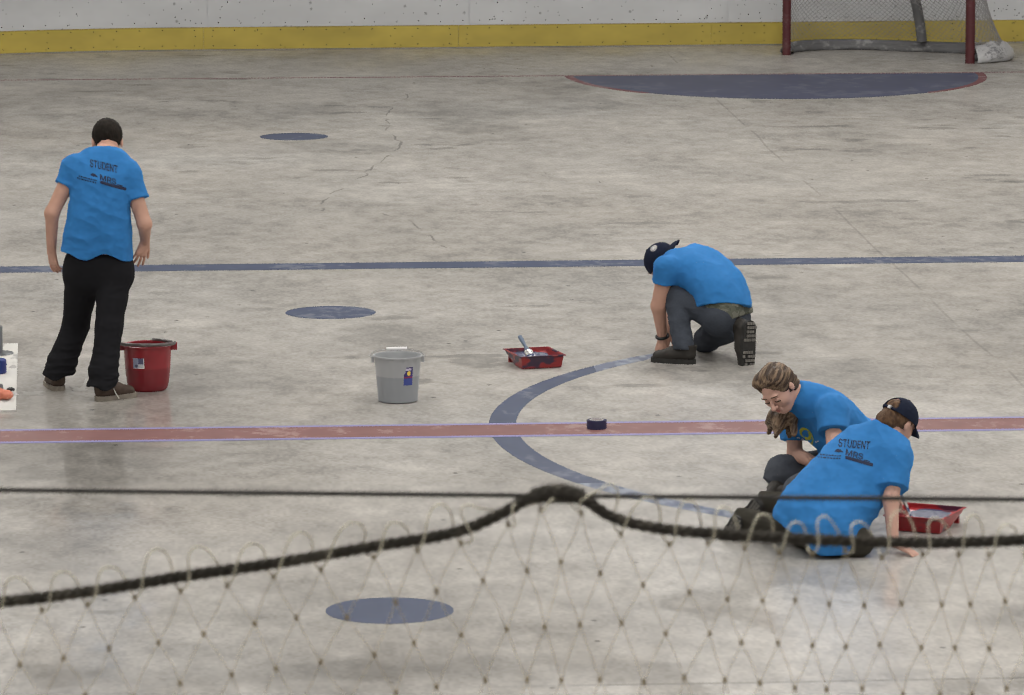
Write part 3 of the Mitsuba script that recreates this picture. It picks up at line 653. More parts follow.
# ---- student standing by the red bucket (seen from behind)
def standing_student():
    K = put_key('person')
    tag(K, 'man standing with his back turned in blue t-shirt and black trousers beside red bucket', 'person')
    P = at
    pel = P(98, 268, 1.50); wai = P(98, 236, 1.48); che = P(101, 190, 1.50); nec = P(105.5, 153.5, 1.58)
    shL, shR = P(74, 168, 1.54), P(128.5, 174, 1.50)
    elL, elR = P(52, 213, 1.48), P(144.5, 224, 1.44)
    wrL, wrR = P(51.5, 249, 1.56), P(145, 241, 1.60)
    hpL, hpR = P(83, 274, 1.52), P(114, 274, 1.48)
    knL, knR = P(76, 325, 1.72), P(109, 328, 1.36)
    hL, hR = on_floor(58, 391.0)+V(0, .03, 0), on_floor(100, 401.5)+V(.01, .035, 0); fL, fR = V(-.28, 1, 0), V(.80, .6, 0)
    anL, anR = ankle(hL, fL, V(0, 0, 1), 1.08), ankle(hR, fR, V(0, 0, 1), 1.08)
    hc = P(107.2, 142.5, 1.72); HR = ortho(V(-.06, .76, -.66), V(-.03, .66, .76)); HS = 1.12
    secs = [(pel-V(0, 0, .02), V(1, -.1, 0), .165, .110), (wai, V(1, -.05, 0), .160, .105), (che, V(1, -.1, -.04), .172, .112), (P(103, 168, 1.54), V(1, -.1, -.08), .168, .088), (nec+V(0, 0, .005), V(1, -.1, -.05), .075, .060)]
    B = Solid(); trunk(B, secs, -.008)
    head_pieces(B, hc, HR, HS, nec)
    for sh, el, wr in ((shL, elL, wrL), (shR, elR, wrR)): limb(B, [sh, el, wr], [.052, .043, .029])
    for hp, kn, an in ((hpL, knL, anL), (hpR, knR, anR)): limb(B, [hp, kn, an], [.075, .052, .038])
    foot_piece(B, hL, fL, V(0, 0, 1), 1.08); foot_piece(B, hR, fR, V(0, 0, 1), 1.08)
    hand_pieces(B, wrL, V(.12, .12, -1), V(-.75, -.65, 0), 1, [.25, .3, .35, .4], .98, thumb=(.4, .8))
    hand_pieces(B, wrR, V(-.32, .05, -.95), V(.45, -.9, -.1), -1, [.2, .15, .25, .35], .98, spread=.16, thumb=(.5, .7))
    lo, hi = bounds([hc, shL, shR, wrL, wrR, anL, anR, P(57, 391, 1.7)*V(1, 1, 0), nec], .20); lo[2] = 0.0
    put(K, mesh_of(B, lo, hi, .0046), 'skin', smooth=True)
    # shirt
    S = Solid(); trunk(S, [(P(97, 262, 1.50), V(1, -.1, 0), .200, .128)]+[(P(97.5, 240, 1.485), V(1, -.07, 0), .192, .122)]+secs[2:4]+[(nec-V(0, 0, .012), V(1, -.1, -.05), .088, .066)], .006)
    S.add(cone(shL, che, .068, .1), .05).add(cone(shR, che, .068, .1), .05)
    sleeve(S, shL, elL, .40, .066, .068); sleeve(S, shR, elR, .50, .066, .070)
    S.cut(plane(nec+V(0, .0, .030), V(0, .35, 1)), .01)
    hem = P(97, 256.5, 1.38)
    S.cut(lambda Q: -(Q[:, 2]-hem[2]-.030*np.sin((Q[:, 0]-hem[0])*22+.3)*np.clip(1-np.abs(Q[:, 0]-hem[0])/.3, .2, 1)+.10*(Q[:, 0]-hem[0])), .004)
    S.bend(folds(.010, 5, 5, 9, 3, ortho(V(0, 1, 0), V(.45, 0, 1)))); S.bend(folds(.005, 14, 14, 16, 9))
    lo, hi = bounds([shL, shR, elL, elR, hem, nec], .16)
    sk = put(K+'__shirt', mesh_of(S, lo, hi, .006), 'shirt_blue', 'bright blue short sleeved t-shirt', smooth=True)
    ctr = P(104, 164.8, 1.5); rt = nrm(P(120, 168, 1.5)-P(88, 161, 1.5))
    back_print(sk, S, ctr, rt, V(0, 0, 1), V(0, -1, 0), 1.0, (0, -.08), (-.034, .0))
    # trousers
    T = Solid(); T.add(cone(P(86, 262, 1.5), P(111, 262, 1.5), .128), .03); T.add(cone(hpL, hpR, .125), .04)
    for hp, kn, an, sd in ((hpL, knL, anL, 1), (hpR, knR, anR, 5)):
        L = Solid(); limb(L, [hp, kn, an+(kn-an)*.22, an+V(0, 0, -.02)], [.110, .078, .080, .086], .03)
        L.bend(lambda Q, an=an, sd=sd: (folds(.016, 5, 5, 22, sd)(Q))*np.clip(1.2-(Q[:, 2]-.05)/.35, .3, 1))
        T.add(L, .014)
    T.cut(plane(V(0, 0, .0), V(0, 0, -1)), 0); T.cut(lambda Q: .082-Q[:, 2]+.012*np.sin(Q[:, 0]*40), .01)
    T.cut(plane(P(98, 250, 1.5), V(0, 0, 1)))
    lo, hi = bounds([hpL, hpR, anL, anR, pel, knL, knR], .17)
    put(K+'__trousers', mesh_of(T, lo, hi, .006), 'black_cloth', 'loose black trousers', smooth=True)
    shoe(K, hL, fL, V(0, 0, 1), 'leather_brown', 'sole_tan', 1.08, label='brown shoe with pale sole')
    shoe(K, hR, fR, V(0, 0, 1), 'leather_brown', 'sole_tan', 1.08, laces='lace', label='brown shoe with pale sole and loose lace')
    Hs = Solid(); hair_short(Hs, hc, HR, HS)
    put(K+'__hair', mesh_of(Hs, hc-.16, hc+.16, .004), 'hair_dark', 'short dark brown hair', smooth=True)
    face_parts(K, hc, HR, HS)
def put_key(key):
    return key if key not in labels else next(f'{key}_{i:03d}' for i in range(1, 99) if f'{key}_{i:03d}' not in labels)
standing_student()

# ---- student kneeling at the upper end of the arc
def kneeling_student():
    K = put_key('person')
    tag(K, 'person in backwards navy cap and blue t-shirt kneeling on one knee to paint the arc', 'person')
    P = at
    pel = P(725, 314, 2.52); che = P(699, 271, 2.70); nec = P(677, 263, 2.80)
    F = nrm(V(-.62, .78, 0)); side = V(F[1], -F[0], 0)            # side: towards his right
    hpL, hpR = P(719, 317, 2.44), P(732, 317, 2.62)
    knL = P(675, 296, 2.60); h1, f1, u1 = on_floor(694, 364)+V(-.03, .02, 0), V(-.90, .42, 0), V(0, 0, 1); anL = ankle(h1, f1, u1, 1.1)+V(-.03, .012, 0)
    knR = on_floor(705, 352)+V(0, .02, .07); n2 = nrm(V(.58, -.81, .05)); h2, f2 = P(751, 328.5, 2.30), V(-.06, -.03, -1); anR = ankle(h2, f2, -n2, 1.24)
    shL, shR = P(666, 268, 2.56), P(694, 258, 2.92)
    elL = P(658.5, 306, 2.60); wrL = P(662.5, 338, 2.66)
    elR = P(678, 292, 2.98); wrR = P(667, 330, 2.92)
    hc = P(662, 263, 2.84); HR = ortho(V(-.42, .58, -.70), V(-.80, .10, .58)); HS = 1.08
    secs = [(pel, side, .13, .09), (P(721, 287, 2.58), side, .13, .09), (che, side, .175, .105), (P(685, 265, 2.76), side, .17, .085), (nec, side, .08, .06)]
    B = Solid(); trunk(B, secs, -.01); head_pieces(B, hc, HR, HS, nec)
    limb(B, [shL, elL, wrL], [.054, .047, .030]); limb(B, [shR, elR, wrR], [.05, .043, .029])
    limb(B, [hpL, knL, anL], [.08, .055, .04]); limb(B, [hpR, knR, anR], [.08, .055, .04])
    foot_piece(B, h1, f1, u1, 1.1); foot_piece(B, h2, f2, -n2, 1.24)
    hand_pieces(B, wrL, V(-.20, .12, -.97), V(-.75, -.65, .15), -1, [.5, .6, .7, .7], 1.0, thumb=(.5, .8))
    hand_pieces(B, wrR, V(-.25, -.2, -.95), V(-.3, .9, 0), 1, [.4, .5, .5, .5], 1.0, thumb=(.5, .8))
    lo, hi = bounds([hc, pel, anR, anL, wrL, knR, shR], .18); lo[2] = .0
    put(K, mesh_of(B, lo, hi, .0045), 'skin', smooth=True)
    S = Solid(); trunk(S, [(P(724, 309, 2.50), side, .155, .120), (P(717, 287, 2.58), side, .165, .115)]+secs[2:4]+[(nec-(nec-che)*.12, side, .09, .07)], .012, .04)
    S.add(cone(shL, che, .068, .1), .05).add(cone(shR, che, .075, .1), .05)
    S.add(cone(P(699, 281, 2.52), P(717, 290, 2.46), .06, .065), .06)
    sleeve(S, shL, elL, .36, .066, .070); sleeve(S, shR, elR, .5, .08, .075)
    ax = nrm(P(722, 290, 2.58)-pel)
    S.cut(plane(P(724, 303.5, 2.40), -nrm(V(-.02, .30, .9)))); S.cut(plane(nec+nrm(nec-che)*.02, nec-che), .01)
    S.bend(folds(.012, 6, 6, 6, 5, ortho(V(.6, -.4, .5), V(0, 0, 1)))); S.bend(folds(.005, 14, 14, 14, 2))
    lo, hi = bounds([pel, nec, shL, shR, elL, elR], .34)
    put(K+'__shirt', mesh_of(S, lo, hi, .006), 'shirt_blue', 'bright blue short sleeved t-shirt', smooth=True)
    W_ = Solid(); W_.add(cone(hpL+.15*(hpR-hpL)+V(0, 0, .05), hpR+V(0, 0, .05), .124), .03)
    W_.add(cone(hpL+.15*(hpR-hpL), hpR, .131), .03); W_.cut(plane(P(730, 320, 2.4), -V(-.35, .2, .9)))
    W_.bend(folds(.004, 12, 12, 12, 2))
    put(K+'__waistband', mesh_of(W_, *bounds([hpL, hpR], .2), .006), 'camo', 'camouflage patterned waistband showing below the shirt', smooth=True)
    T = Solid(); T.add(cone(hpL-V(0, 0, .005), hpR-V(0, 0, .005), .120), .03)
    L = Solid(); limb(L, [hpL, knL], [.094, .068], .03); limb(L, [knL, anL+V(0, 0, .01)], [.068, .060], .02); L.cut(plane(anL+V(0, 0, .0), V(0, 0, -1)))
    R = Solid(); limb(R, [hpR, hpR+(knR-hpR)*.5, knR], [.104, .088, .070], .03); limb(R, [knR, anR], [.072, .064], .02); R.cut(plane(anR+nrm(anR-knR)*.0, anR-knR))
    for X, sd in ((L, 3), (R, 8)): X.bend(folds(.012, 9, 9, 13, sd)); T.add(X, .02)
    T.cut(plane(V(0, 0, .003), V(0, 0, -1)), 0)
    put(K+'__jeans', mesh_of(T, *bounds([hpL, hpR, knL, knR, anL, anR], .16), .006), 'denim_grey', 'faded grey blue jeans', smooth=True)
    shoe(K, h1, f1, u1, 'leather_dark', 'sole_dark', 1.10, label='dark brown shoe flat on the floor')
    shoe(K, h2, f2, -n2, 'leather_dark', 'sole_dark', 1.24, treads=True, laces='lace', label='dark shoe on its toes with the tread showing')
    k, W = cap(K, hc, HR, HS, True, label='navy baseball cap worn backwards with a round white emblem')
    # emblem above the brim, on the dome
    em = shapely.union_all([disc(0, 0, .024, 32).difference(disc(0, 0, .020, 32))]+[shapely.affinity.rotate(sg.box(-.004, -.016, .004, .016), a, origin=(0, 0)) for a in (0, 60, 120)]+[disc(0, 0, .008, 16).difference(disc(0, 0, .004, 16))])
    RR = np.stack([-HR[:, 0], -HR[:, 1], HR[:, 2]], 1)
    o = nrm(RR@V(.22, .58, .74)); Re = ortho(o, RR[:, 2])
    dome_f = ellip(W(0, .014, .026), V(.0865, .109, .088)*HS+.002, RR)
    print_on(k+'__emblem', dome_f, flat_poly(em), W(.026, .014+.058, .026+.058), Re[:, 0], Re[:, 2], o, 'white_print', 'round white emblem above the brim', thick=.003)
    Hs = Solid(); hair_short(Hs, hc, HR, HS*.99); Hs.cut(plane(W(0, 0, .03), HR[:, 2]))
    put(K+'__hair', mesh_of(Hs, hc-.16, hc+.16, .0045), 'hair_dark', 'short dark hair under the cap', smooth=True)
    d = nrm(wrL-elL); c0 = wrL-d*.012
    put(K+'__wristband', tube([c0+.036*(math.cos(a)*ortho(d, V(0, 1, 0))[:, 0]+math.sin(a)*ortho(d, V(0, 1, 0))[:, 2]) for a in np.linspace(0, 2*math.pi, 24, endpoint=False)], .010, 8, closed=True), 'black_rubber', 'black band on the wrist', smooth=True)
    face_parts(K, hc, HR, HS)
    return wrL
kneel_wrist = kneeling_student()

# ---- girl sitting cross-legged, face to the left
def sitting_girl():
    K = put_key('person')
    tag(K, 'girl with long brown ponytail in blue t-shirt sitting and looking down at the floor', 'person')
    P = at
    F = nrm(V(-.78, -.62, 0)); left = V(-F[1], F[0], 0); left = V(F[1]*-1, F[0], 0)
    side = V(-F[1], F[0], 0)                                     # towards her left
    if side[1] > 0: side = -side
    pel = V(3.52, -2.12, .13); wai = P(864, 458, -2.18); che = P(836, 428, -2.28); nec = P(796.5, 394, -2.36)
    shL, shR = P(833, 410, -2.52), P(793, 410, -2.06)
    elL, wrL = P(834, 452, -2.66), P(826, 484, -2.66)
    elR, wrR = P(795, 454, -2.12), P(822, 466, -2.40)
    hpR, hpL = pel+V(-.03, .10, -.01), pel+V(.03, -.10, -.01)
    knR = P(783, 472, -2.16); h1, f1, u1 = V(3.19, -2.20, .03), nrm(V(-.35, -.55, -.08)), V(-.75, .25, .55); h2, f2, u2 = V(3.30, -2.42, .03), V(-.95, .2, 0), V(.1, .3, .9); anR = ankle(h1, f1, u1, .92)
    knL = V(3.20, -2.62, .10); anL = ankle(h2, f2, u2, .92)
    hc = P(777.5, 388.5, -2.42); HR = ortho(V(-.40, -.66, -.64), V(-.46, -.15, .88)); HS = 1.06
    def strands_c(p, n, uv):
        a = [(p.x-float(hc[0]))*float(HR[0, i])+(p.y-float(hc[1]))*float(HR[1, i])+(p.z-float(hc[2]))*float(HR[2, i]) for i in range(3)]
        t = smoothstep(.32, .72, fbm(a[0]*70, a[1]*9, a[2]*70, 3)); return mix([.042, .025, .016], [.20, .135, .085], t)
    M('hair_swept', strands_c, rough=.5, spec=.25)
    secs = [(pel, side, .165, .12), (wai, side, .145, .105), (che, side, .165, .105), (P(816, 407, -2.31), side, .160, .085), (nec, side, .075, .058)]
    B = Solid(); trunk(B, secs, -.01); head_pieces(B, hc, HR, HS, nec, .046)
    limb(B, [shL, elL, wrL], [.047, .040, .026]); limb(B, [shR, elR, wrR], [.046, .041, .027])
    limb(B, [hpR, knR, anR], [.08, .055, .04]); limb(B, [hpL, knL, anL], [.08, .055, .04])
    foot_piece(B, h1, f1, u1, .92); foot_piece(B, h2, f2, u2, .92)
    hand_pieces(B, wrR, V(.75, -.6, -.35), V(.0, -.2, 1), 1, [.3, .3, .4, .4], .94)
    hand_pieces(B, wrL, V(-.3, .5, -.6), V(.0, -.8, .5), 1, [.3, .3, .4, .4], .94)
    lo, hi = bounds([hc, pel, wrL, wrR, anL, anR, knL, knR, shR], .2); lo[2] = 0
    put(K, mesh_of(B, lo, hi, .0042), 'skin_fair', smooth=True)
    face_parts(K, hc, HR, HS)
    S = Solid(); trunk(S, [(pel+V(0, 0, .02), side, .18, .135), (wai, side, .172, .128)]+secs[2:4]+[(nec-(nec-che)*.12, side, .085, .066)], .014, .04)
    S.add(cone(shL, che, .08, .1), .05).add(cone(shR, che, .08, .1), .05)
    sleeve(S, shL, elL, .50, .080, .082); sleeve(S, shR, elR, .66, .075, .074)
    S.cut(plane(nec+nrm(nec-che)*.015, nec-che), .01); S.cut(plane(V(0, 0, .05), V(0, 0, -1)))
    S.bend(folds(.012, 7, 7, 6, 15, ortho(V(.5, -.5, .6), V(0, 0, 1)))); S.bend(folds(.005, 15, 15, 12, 4))
    lo, hi = bounds([pel, nec, shL, shR, elL, elR], .34)
    sk = put(K+'__shirt', mesh_of(S, lo, hi, .006), 'shirt_blue', 'bright blue t-shirt with a round yellow green emblem on the chest', smooth=True)
    em = disc(0, 0, .046, 40).difference(disc(.006, .0, .034, 32)).union(disc(.014, .004, .022, 32).difference(disc(.004, .012, .017, 32))).union(disc(-.012, -.012, .011, 20))
    o = nrm(V(-.45, -.85, .18)); Re = ortho(o, V(.0, 0, 1))
    print_on(sk+'__emblem', S, flat_poly(em), P(806, 436.5, -2.3), -Re[:, 0], Re[:, 2], o, 'yellow_print', 'round yellow green swirl emblem')
    wt = [flat_poly(sg.box(-.085+.02*i, -.012-.006*i, -.072+.02*i, -.007-.006*i)) for i in range(2)]+[flat_poly(sg.box(.055+.016*i, -.028+.004*i, .066+.016*i, -.022+.004*i)) for i in range(2)]
    print_on(sk+'__small_print', S, trimesh.util.concatenate(wt), P(806, 436.5, -2.3), -Re[:, 0], Re[:, 2], o, 'white_print')
    T = Solid(); T.add(cone(hpL+V(0, 0, .01), hpR+V(0, 0, .01), .125), .03)
    for hp, kn, an, sd in ((hpR, knR, anR, 2), (hpL, knL, anL, 6)):
        L = Solid(); limb(L, [hp, kn], [.105, .088], .03); limb(L, [kn, an+.04*nrm(an-kn)], [.084, .056], .03); L.cut(plane(an+.03*nrm(an-kn), an-kn)); L.bend(folds(.009, 9, 9, 12, sd)); T.add(L, .02)
    T.cut(plane(V(0, 0, .004), V(0, 0, -1)), 0)
    put(K+'__jeans', mesh_of(T, *bounds([hpL, hpR, knL, knR, anL, anR], .16), .006), 'denim_slate', 'grey jeans', smooth=True)
    shoe(K, h1, f1, u1, 'leather_dark', 'sole_dark', .92, label='dark shoe tucked under the knee')
    shoe(K, h2, f2, u2, 'leather_dark', 'sole_dark', .92)
    # hair: pulled back from a parting, tail falling in front of the far shoulder
    W = lambda x, y, z: hc + HS*(HR@V(x, y, z))
    H = Solid(); H.add(ellip(W(0, -.017, .036), V(.084, .103, .090)*HS, HR), .01)
    H.cut(plane(W(0, .068, .062), HR@V(0, 1, -.42)), .012)
    for q in (-1, 1):
        H.sub(ellip(W(q*.095, .030, -.030), V(.030, .056, .042)*HS, HR), .012)
    H.cut(plane(W(0, -.05, -.07), HR@V(0, .3, -1)), .01)
    for q in (-1, 1):
        H.add(ellip(W(q*.058, -.052, -.020), V(.026, .042, .048)*HS, HR), .03); H.add(ellip(W(q*.040, .015, .085), V(.045, .055, .036)*HS, HR), .02)
    H.sub(ellip(W(.006, .112, .046), V(.046, .048, .046)*HS, HR), .02)
    H.sub(cone(W(0, .08, .115), W(0, -.03, .141), .004), .010)
    tail = [W(.035, -.06, -.04), P(793, 399, -2.20), P(786, 412, -2.26), P(779, 425, -2.36), P(776, 436, -2.40)]
    tl = spline(tail, 10); rr = np.interp(np.linspace(0, 1, 10), [0, .15, .45, .75, 1], [.026, .036, .054, .050, .010])
    for a, b, ra, rb in zip(tl[:-1], tl[1:], rr[:-1], rr[1:]): H.add(cone(a, b, ra, rb), .02)
    for i, (dx, dy) in enumerate(((-.045, -.02), (.03, -.04), (-.05, .015), (.04, .01), (-.085, .03), (-.07, -.03), (.055, .03))):
        e = tl[6]+V(dx, .02*i-.03, -.07+dy); H.add(cone(tl[4], tl[6]+V(dx*.7, .0, 0), .03, .022), .015); H.add(cone(tl[6]+V(dx*.6, 0, 0), e, .026, .012), .03)
    H.add(cone(tl[3], P(793, 414, -2.34), .032, .028), .02); H.add(cone(P(793, 414, -2.34), P(794, 434, -2.42), .028, .014), .03)
    H.bend(lambda Q: .0045*(meshkit.noise((Q-hc)@HR*V(55, 11, 55))-.5)*2+.002*(meshkit.noise((Q-hc)@HR*V(140, 20, 140))-.5)*2)
    lo, hi = bounds(list(tl)+[hc], .17)
    put(K+'__hair', mesh_of(H, lo, hi, .0042), 'hair_swept', 'long brown hair with paler streaks tied in a tail hanging in front of the shoulder', smooth=True)
def yellow(p, n, uv): return mix([.42, .40, .03], [.25, .33, .05], noise(p.x*60, p.y*60, p.z*60))
M('yellow_print', yellow, rough=.7)
sitting_girl()

# ---- student sitting with back to the camera, cap forward
def leaning_student():
    K = put_key('person')
    tag(K, 'person in navy cap and blue t-shirt sitting with back turned, leaning on right hand', 'person')
    P = at
    pel = P(818, 527, -3.80); wai = P(838, 497, -3.70); che = P(864, 462, -3.60); nec = P(882.5, 432, -3.54)
    shL, shR = P(852, 454, -3.50), P(896, 456, -3.68)
    elR, wrR = P(891, 500, -3.80), P(893, 541, -3.86)
    elL, wrL = P(864, 486, -3.22), P(885, 490, -3.12)
    sp = nrm(V(1, -.35, -.30)); sl = nrm(V(.93, -.1, -.28)); 
    hpR, hpL = P(828, 537, -3.84), P(811, 531, -3.62)
    up = nrm(V(.42, .88, -.22)); h1, f1 = P(735, 523, -3.46), V(-.38, .35, -.80); h2, f2 = P(754, 507, -3.02), V(-.35, .5, -.65)
    knR = P(858, 542, -3.89); anR = ankle(h1, f1, up, .90)
    knL = P(852, 513, -3.14); anL = ankle(h2, f2, up, .95)
    hc = P(898.5, 421.3, -3.50); HR = ortho(V(.58, .56, -.60), V(.50, .20, .84)); HS = 1.0
    sideP = nrm(P(848, 538, -3.78)-P(790, 508, -3.56))
    secs = [(pel, sideP, .14, .10), (wai, nrm(V(.85, -.25, -.42)), .15, .105), (che, nrm(V(.93, -.3, -.18)), .172, .105), (P(875, 446, -3.57), nrm(V(.95, -.3, .02)), .150, .080), (nec, nrm(V(.95, -.3, -.1)), .075, .055)]
    B = Solid(); trunk(B, secs, -.012); head_pieces(B, hc, HR, HS, nec, .048)
    limb(B, [shR, elR, wrR], [.048, .040, .028]); limb(B, [shL, elL, wrL], [.047, .040, .027])
    limb(B, [hpR, knR, anR], [.085, .055, .04]); limb(B, [hpL, knL, anL], [.085, .055, .04])
    foot_piece(B, h1, f1, up, .90); foot_piece(B, h2, f2, up, .95)
    hand_pieces(B, wrR+V(0, 0, -.008), V(.86, -.30, -.42), V(.35, -.1, .92), -1, [.12, .10, .12, .16], .96, spread=.22, thumb=(.8, .5))
    hand_pieces(B, wrL, V(.8, .2, -.5), V(.3, -.2, .9), 1, [.6, .7, .8, .8], .92)
    lo, hi = bounds([hc, pel, wrR, wrL, anL, anR, knL, knR, shL], .2); lo[2] = 0
    put(K, mesh_of(B, lo, hi, .0042), 'skin_fair', smooth=True)
    face_parts(K, hc, HR, HS)
    S = Solid(); trunk(S, [(P(817, 526, -3.80), sideP, .215, .155), (P(832, 504, -3.73), nrm(V(.85, -.25, -.44)), .19, .135)]+secs[2:4]+[(nec-(nec-che)*.1, nrm(V(.95, -.3, -.1)), .085, .066)], .014, .04)
    S.add(cone(shL, che, .070, .1), .05).add(cone(shR, che, .068, .1), .05)
    sleeve(S, shR, elR, .72, .070, .080); sleeve(S, shL, elL, .55, .078, .076)
    S.cut(plane(nec+nrm(nec-che)*.012, nec-che), .01)
    S.cut(plane(P(805, 541, -3.88), P(808, 534, -3.7)-P(834, 500, -3.7)), .01)
    S.bend(folds(.014, 4, 4, 9, 11, ortho(V(.3, .9, .2), V(.75, 0, .75)))); S.bend(folds(.006, 12, 12, 14, 4))
    S.cut(plane(V(0, 0, .02), V(0, 0, -1)))
    lo, hi = bounds([pel, nec, shL, shR, elL, elR], .34)
    sk = put(K+'__shirt', mesh_of(S, lo, hi, .006), 'shirt_blue', 'bright blue t-shirt with dark printing on the back', smooth=True)
    ctr = P(853, 443.2, -3.6); rt = nrm(P(867, 447, -3.6)-P(838, 440.5, -3.6)+V(0, -.02, 0)); o = nrm(V(-.05, -1, .12))
    rt = nrm(V(1, 0, -.05)); up_ = nrm(V(.10, 0, 1))
    back_print(sk, S, ctr, nrm(V(1, 0, -.09)), nrm(V(.22, 0, 1)), o, .92, (.03, -.20), (-.048, .020))
    T = Solid(); T.add(cone(hpL+V(0, 0, .01), hpR+V(0, 0, .01), .108), .03)
    for hp, kn, an, sd in ((hpR, knR, anR, 2), (hpL, knL, anL, 6)):
        L = Solid(); limb(L, [hp, kn], [.098, .070], .03); limb(L, [kn, an+.04*nrm(an-kn)], [.068, .056], .03); L.cut(plane(an+.02*nrm(an-kn), an-kn)); L.bend(folds(.009, 9, 9, 12, sd)); T.add(L, .02)
    T.cut(plane(V(0, 0, .004), V(0, 0, -1)), 0)
    put(K+'__trousers', mesh_of(T, *bounds([hpL, hpR, knL, knR, anL, anR], .16), .006), 'olive_cloth', 'dark olive trousers', smooth=True)
    shoe(K, h1, f1, up, 'leather_dark', 'sole_dark', .90, treads=True, label='dark shoe lying on its side nearest the camera')
    shoe(K, h2, f2, up, 'leather_dark', 'sole_dark', .95, treads=True, label='dark shoe lying on its side behind the other')
    cap(K, hc, HR, HS, False, opening=True, label='navy baseball cap with a strap opening at the back')
    W = lambda x, y, z: hc + HS*(HR@V(x, y, z))
    H = Solid(); H.add(ellip(W(0, -.016, .018), V(.080, .098, .080)*HS, HR), .01)
    H.cut(plane(W(0, .03, .02), HR@V(0, 1, -.1)), .01)
    for q in (-1, 1): H.sub(ellip(W(q*.088, .002, -.012), V(.022, .030, .040)*HS, HR), .01)
    H.add(ellip(W(0, -.080, -.040), V(.062, .046, .052)*HS, HR), .02); H.add(ellip(W(.012, -.110, -.030), V(.026, .022, .045)*HS, HR), .015)
    H.add(ellip(W(0, -.080, .040), V(.046, .037, .042)*HS, HR), .012)
    H.cut(plane(W(0, -.05, -.095), HR@V(0, .2, -1)), .01)
    H.bend(lambda Q: .003*(meshkit.noise((Q-hc)@HR*V(110, 25, 25))-.5)*2)
    put(K+'__hair', mesh_of(H, hc-.2, hc+.2, .0045), 'hair_auburn', 'auburn brown hair gathered at the nape through the cap opening', smooth=True)
    return wrL
lean_wrist = leaning_student()

# ------------------------------------------------------------------ buckets, trays, tape
def red_plastic(p, n, uv): return mix([.17, .012, .018], [.23, .018, .024], smoothstep(.135, .15, p.z))*(1+.15*(fbm(p.x*20, p.y*20, p.z*20, 2)-.5))
M('bucket_red', red_plastic, rough=.32, spec=.5)
def grey_plastic(p, n, uv): return mix([.25, .265, .285], [.33, .34, .35], smoothstep(.155, .165, p.z))
M('bucket_grey', grey_plastic, rough=.35, spec=.45)
M('handle_grey', [.10, .085, .085], rough=.35)
M('wire', [.5, .5, .5], rough=.3, metal=.9)
M('white_plastic', [.72, .72, .72], rough=.35)
def label_red(p, n, uv):
    u, v = uv.x, uv.y
    c = mix([.25, .28, .38], [.09, .09, .16], smoothstep(.45, .55, u)*smoothstep(.38, .46, v))
    c = mix(c, [.55, .55, .58], smoothstep(.90, .94, u)+(1-smoothstep(.03, .06, v))+(1-smoothstep(.38, .46, v))*smoothstep(.45, .5, u)*.9)
    blob = (1-smoothstep(.12, .16, dr.sqrt(dr.square(u-.3)+dr.square(v-.25))))
    return mix(c, [.08, .08, .13], blob)
M('label_red_bucket', label_red, rough=.4)
def label_grey(p, n, uv):
    u, v = uv.x, uv.y
    c = mi.Color3f(.045, .035, .15)
    c = mix(c, [.75, .55, .10], (1-smoothstep(.16, .22, dr.sqrt(dr.square((u-.55)*.9)+dr.square((v-.66)*1.5)))))
    c = mix(c, [.5, .45, .55], smoothstep(.80, .83, v)*(1-smoothstep(.92, .95, v))*smoothstep(.15, .2, u)*(1-smoothstep(.8, .85, u)))
    c = mix(c, [.25, .03, .09], smoothstep(.40, .42, v)*(1-smoothstep(.47, .49, v)))
    return mix(c, [.05, .07, .26], 1-smoothstep(.38, .40, v))
M('label_grey_bucket', label_grey, rough=.4)

def wall_patch(rad, z0, z1, a0, a1, off=.0015, sx=1.0, sy=1.0, na=14, nz=6):
    """a sticker on a lathed wall with radius rad(z); returns mesh and uv"""
    P, uv = np.zeros((nz, na, 3)), np.zeros((nz, na, 2))
    for i in range(nz):
        for j in range(na):
            a = a0+(a1-a0)*j/(na-1); z = z0+(z1-z0)*i/(nz-1); r = rad(z)+off
            P[i, j] = (r*math.cos(a)*sx, r*math.sin(a)*sy, z); uv[i, j] = (j/(na-1), i/(nz-1))
    return grid_mesh(P), uv.reshape(-1, 2)
def red_bucket():
    k = 'red_bucket'; c = V(-.262, 1.64, 0)
    rz = np.array([[.0, .105], [.012, .118], [.05, .128], [.12, .136], [.2, .141], [.255, .144], [.27, .146]])
    rad = lambda z: np.interp(z, rz[:, 0], rz[:, 1])
    prof = [(0, .0), (.105, 0)]+[(r, z) for z, r in rz[1:]]+[(.155, .270), (.156, .278), (.150, .281), (.141, .276)]+[(r-.004, z) for z, r in rz[::-1][1:-1]]+[(0, .008)]
    m = lathe(prof, 56); m.apply_translation(c)
    put(k, m, 'bucket_red', 'red plastic bucket with dark handle standing right of the standing man', 'bucket', smooth=35)
    for q in (-1, 1):
        e = box(-.022, .022, -.02, .02, -.03, .012); e.apply_translation(c+V(q*.158, .0, .275)); put(k+'__handle_lug', e, 'bucket_red')
    h = [c+V(.166*math.cos(a), .158*math.sin(a)-.0, .285+.012*abs(math.sin(a))) for a in np.linspace(math.pi, 2*math.pi, 25)]
    put(k+'__handle', tube(h, .0105, 8), 'handle_grey', 'dark grey carrying handle lying over the front rim', smooth=40)
    put(k+'__spout', tube([c+V(.03+.115*t, .148-.10*t*t, .283) for t in np.linspace(0, 1, 10)], .011, 8), 'handle_grey', smooth=40)
    pm, uv = wall_patch(rad, .148, .212, math.radians(232), math.radians(262)); pm.apply_translation(c)
    put(k+'__sticker', pm, 'label_red_bucket', 'small blue and white sticker', smooth=True, uv=uv)
    f = lathe([(0, .13), (.12, .13), (.133, .131)], 40); f.apply_translation(c); put(k+'__water', f, 'bucket_water', 'dark water in the bucket')
M('bucket_water', [.10, .03, .03], rough=.08, spec=.6)
red_bucket()
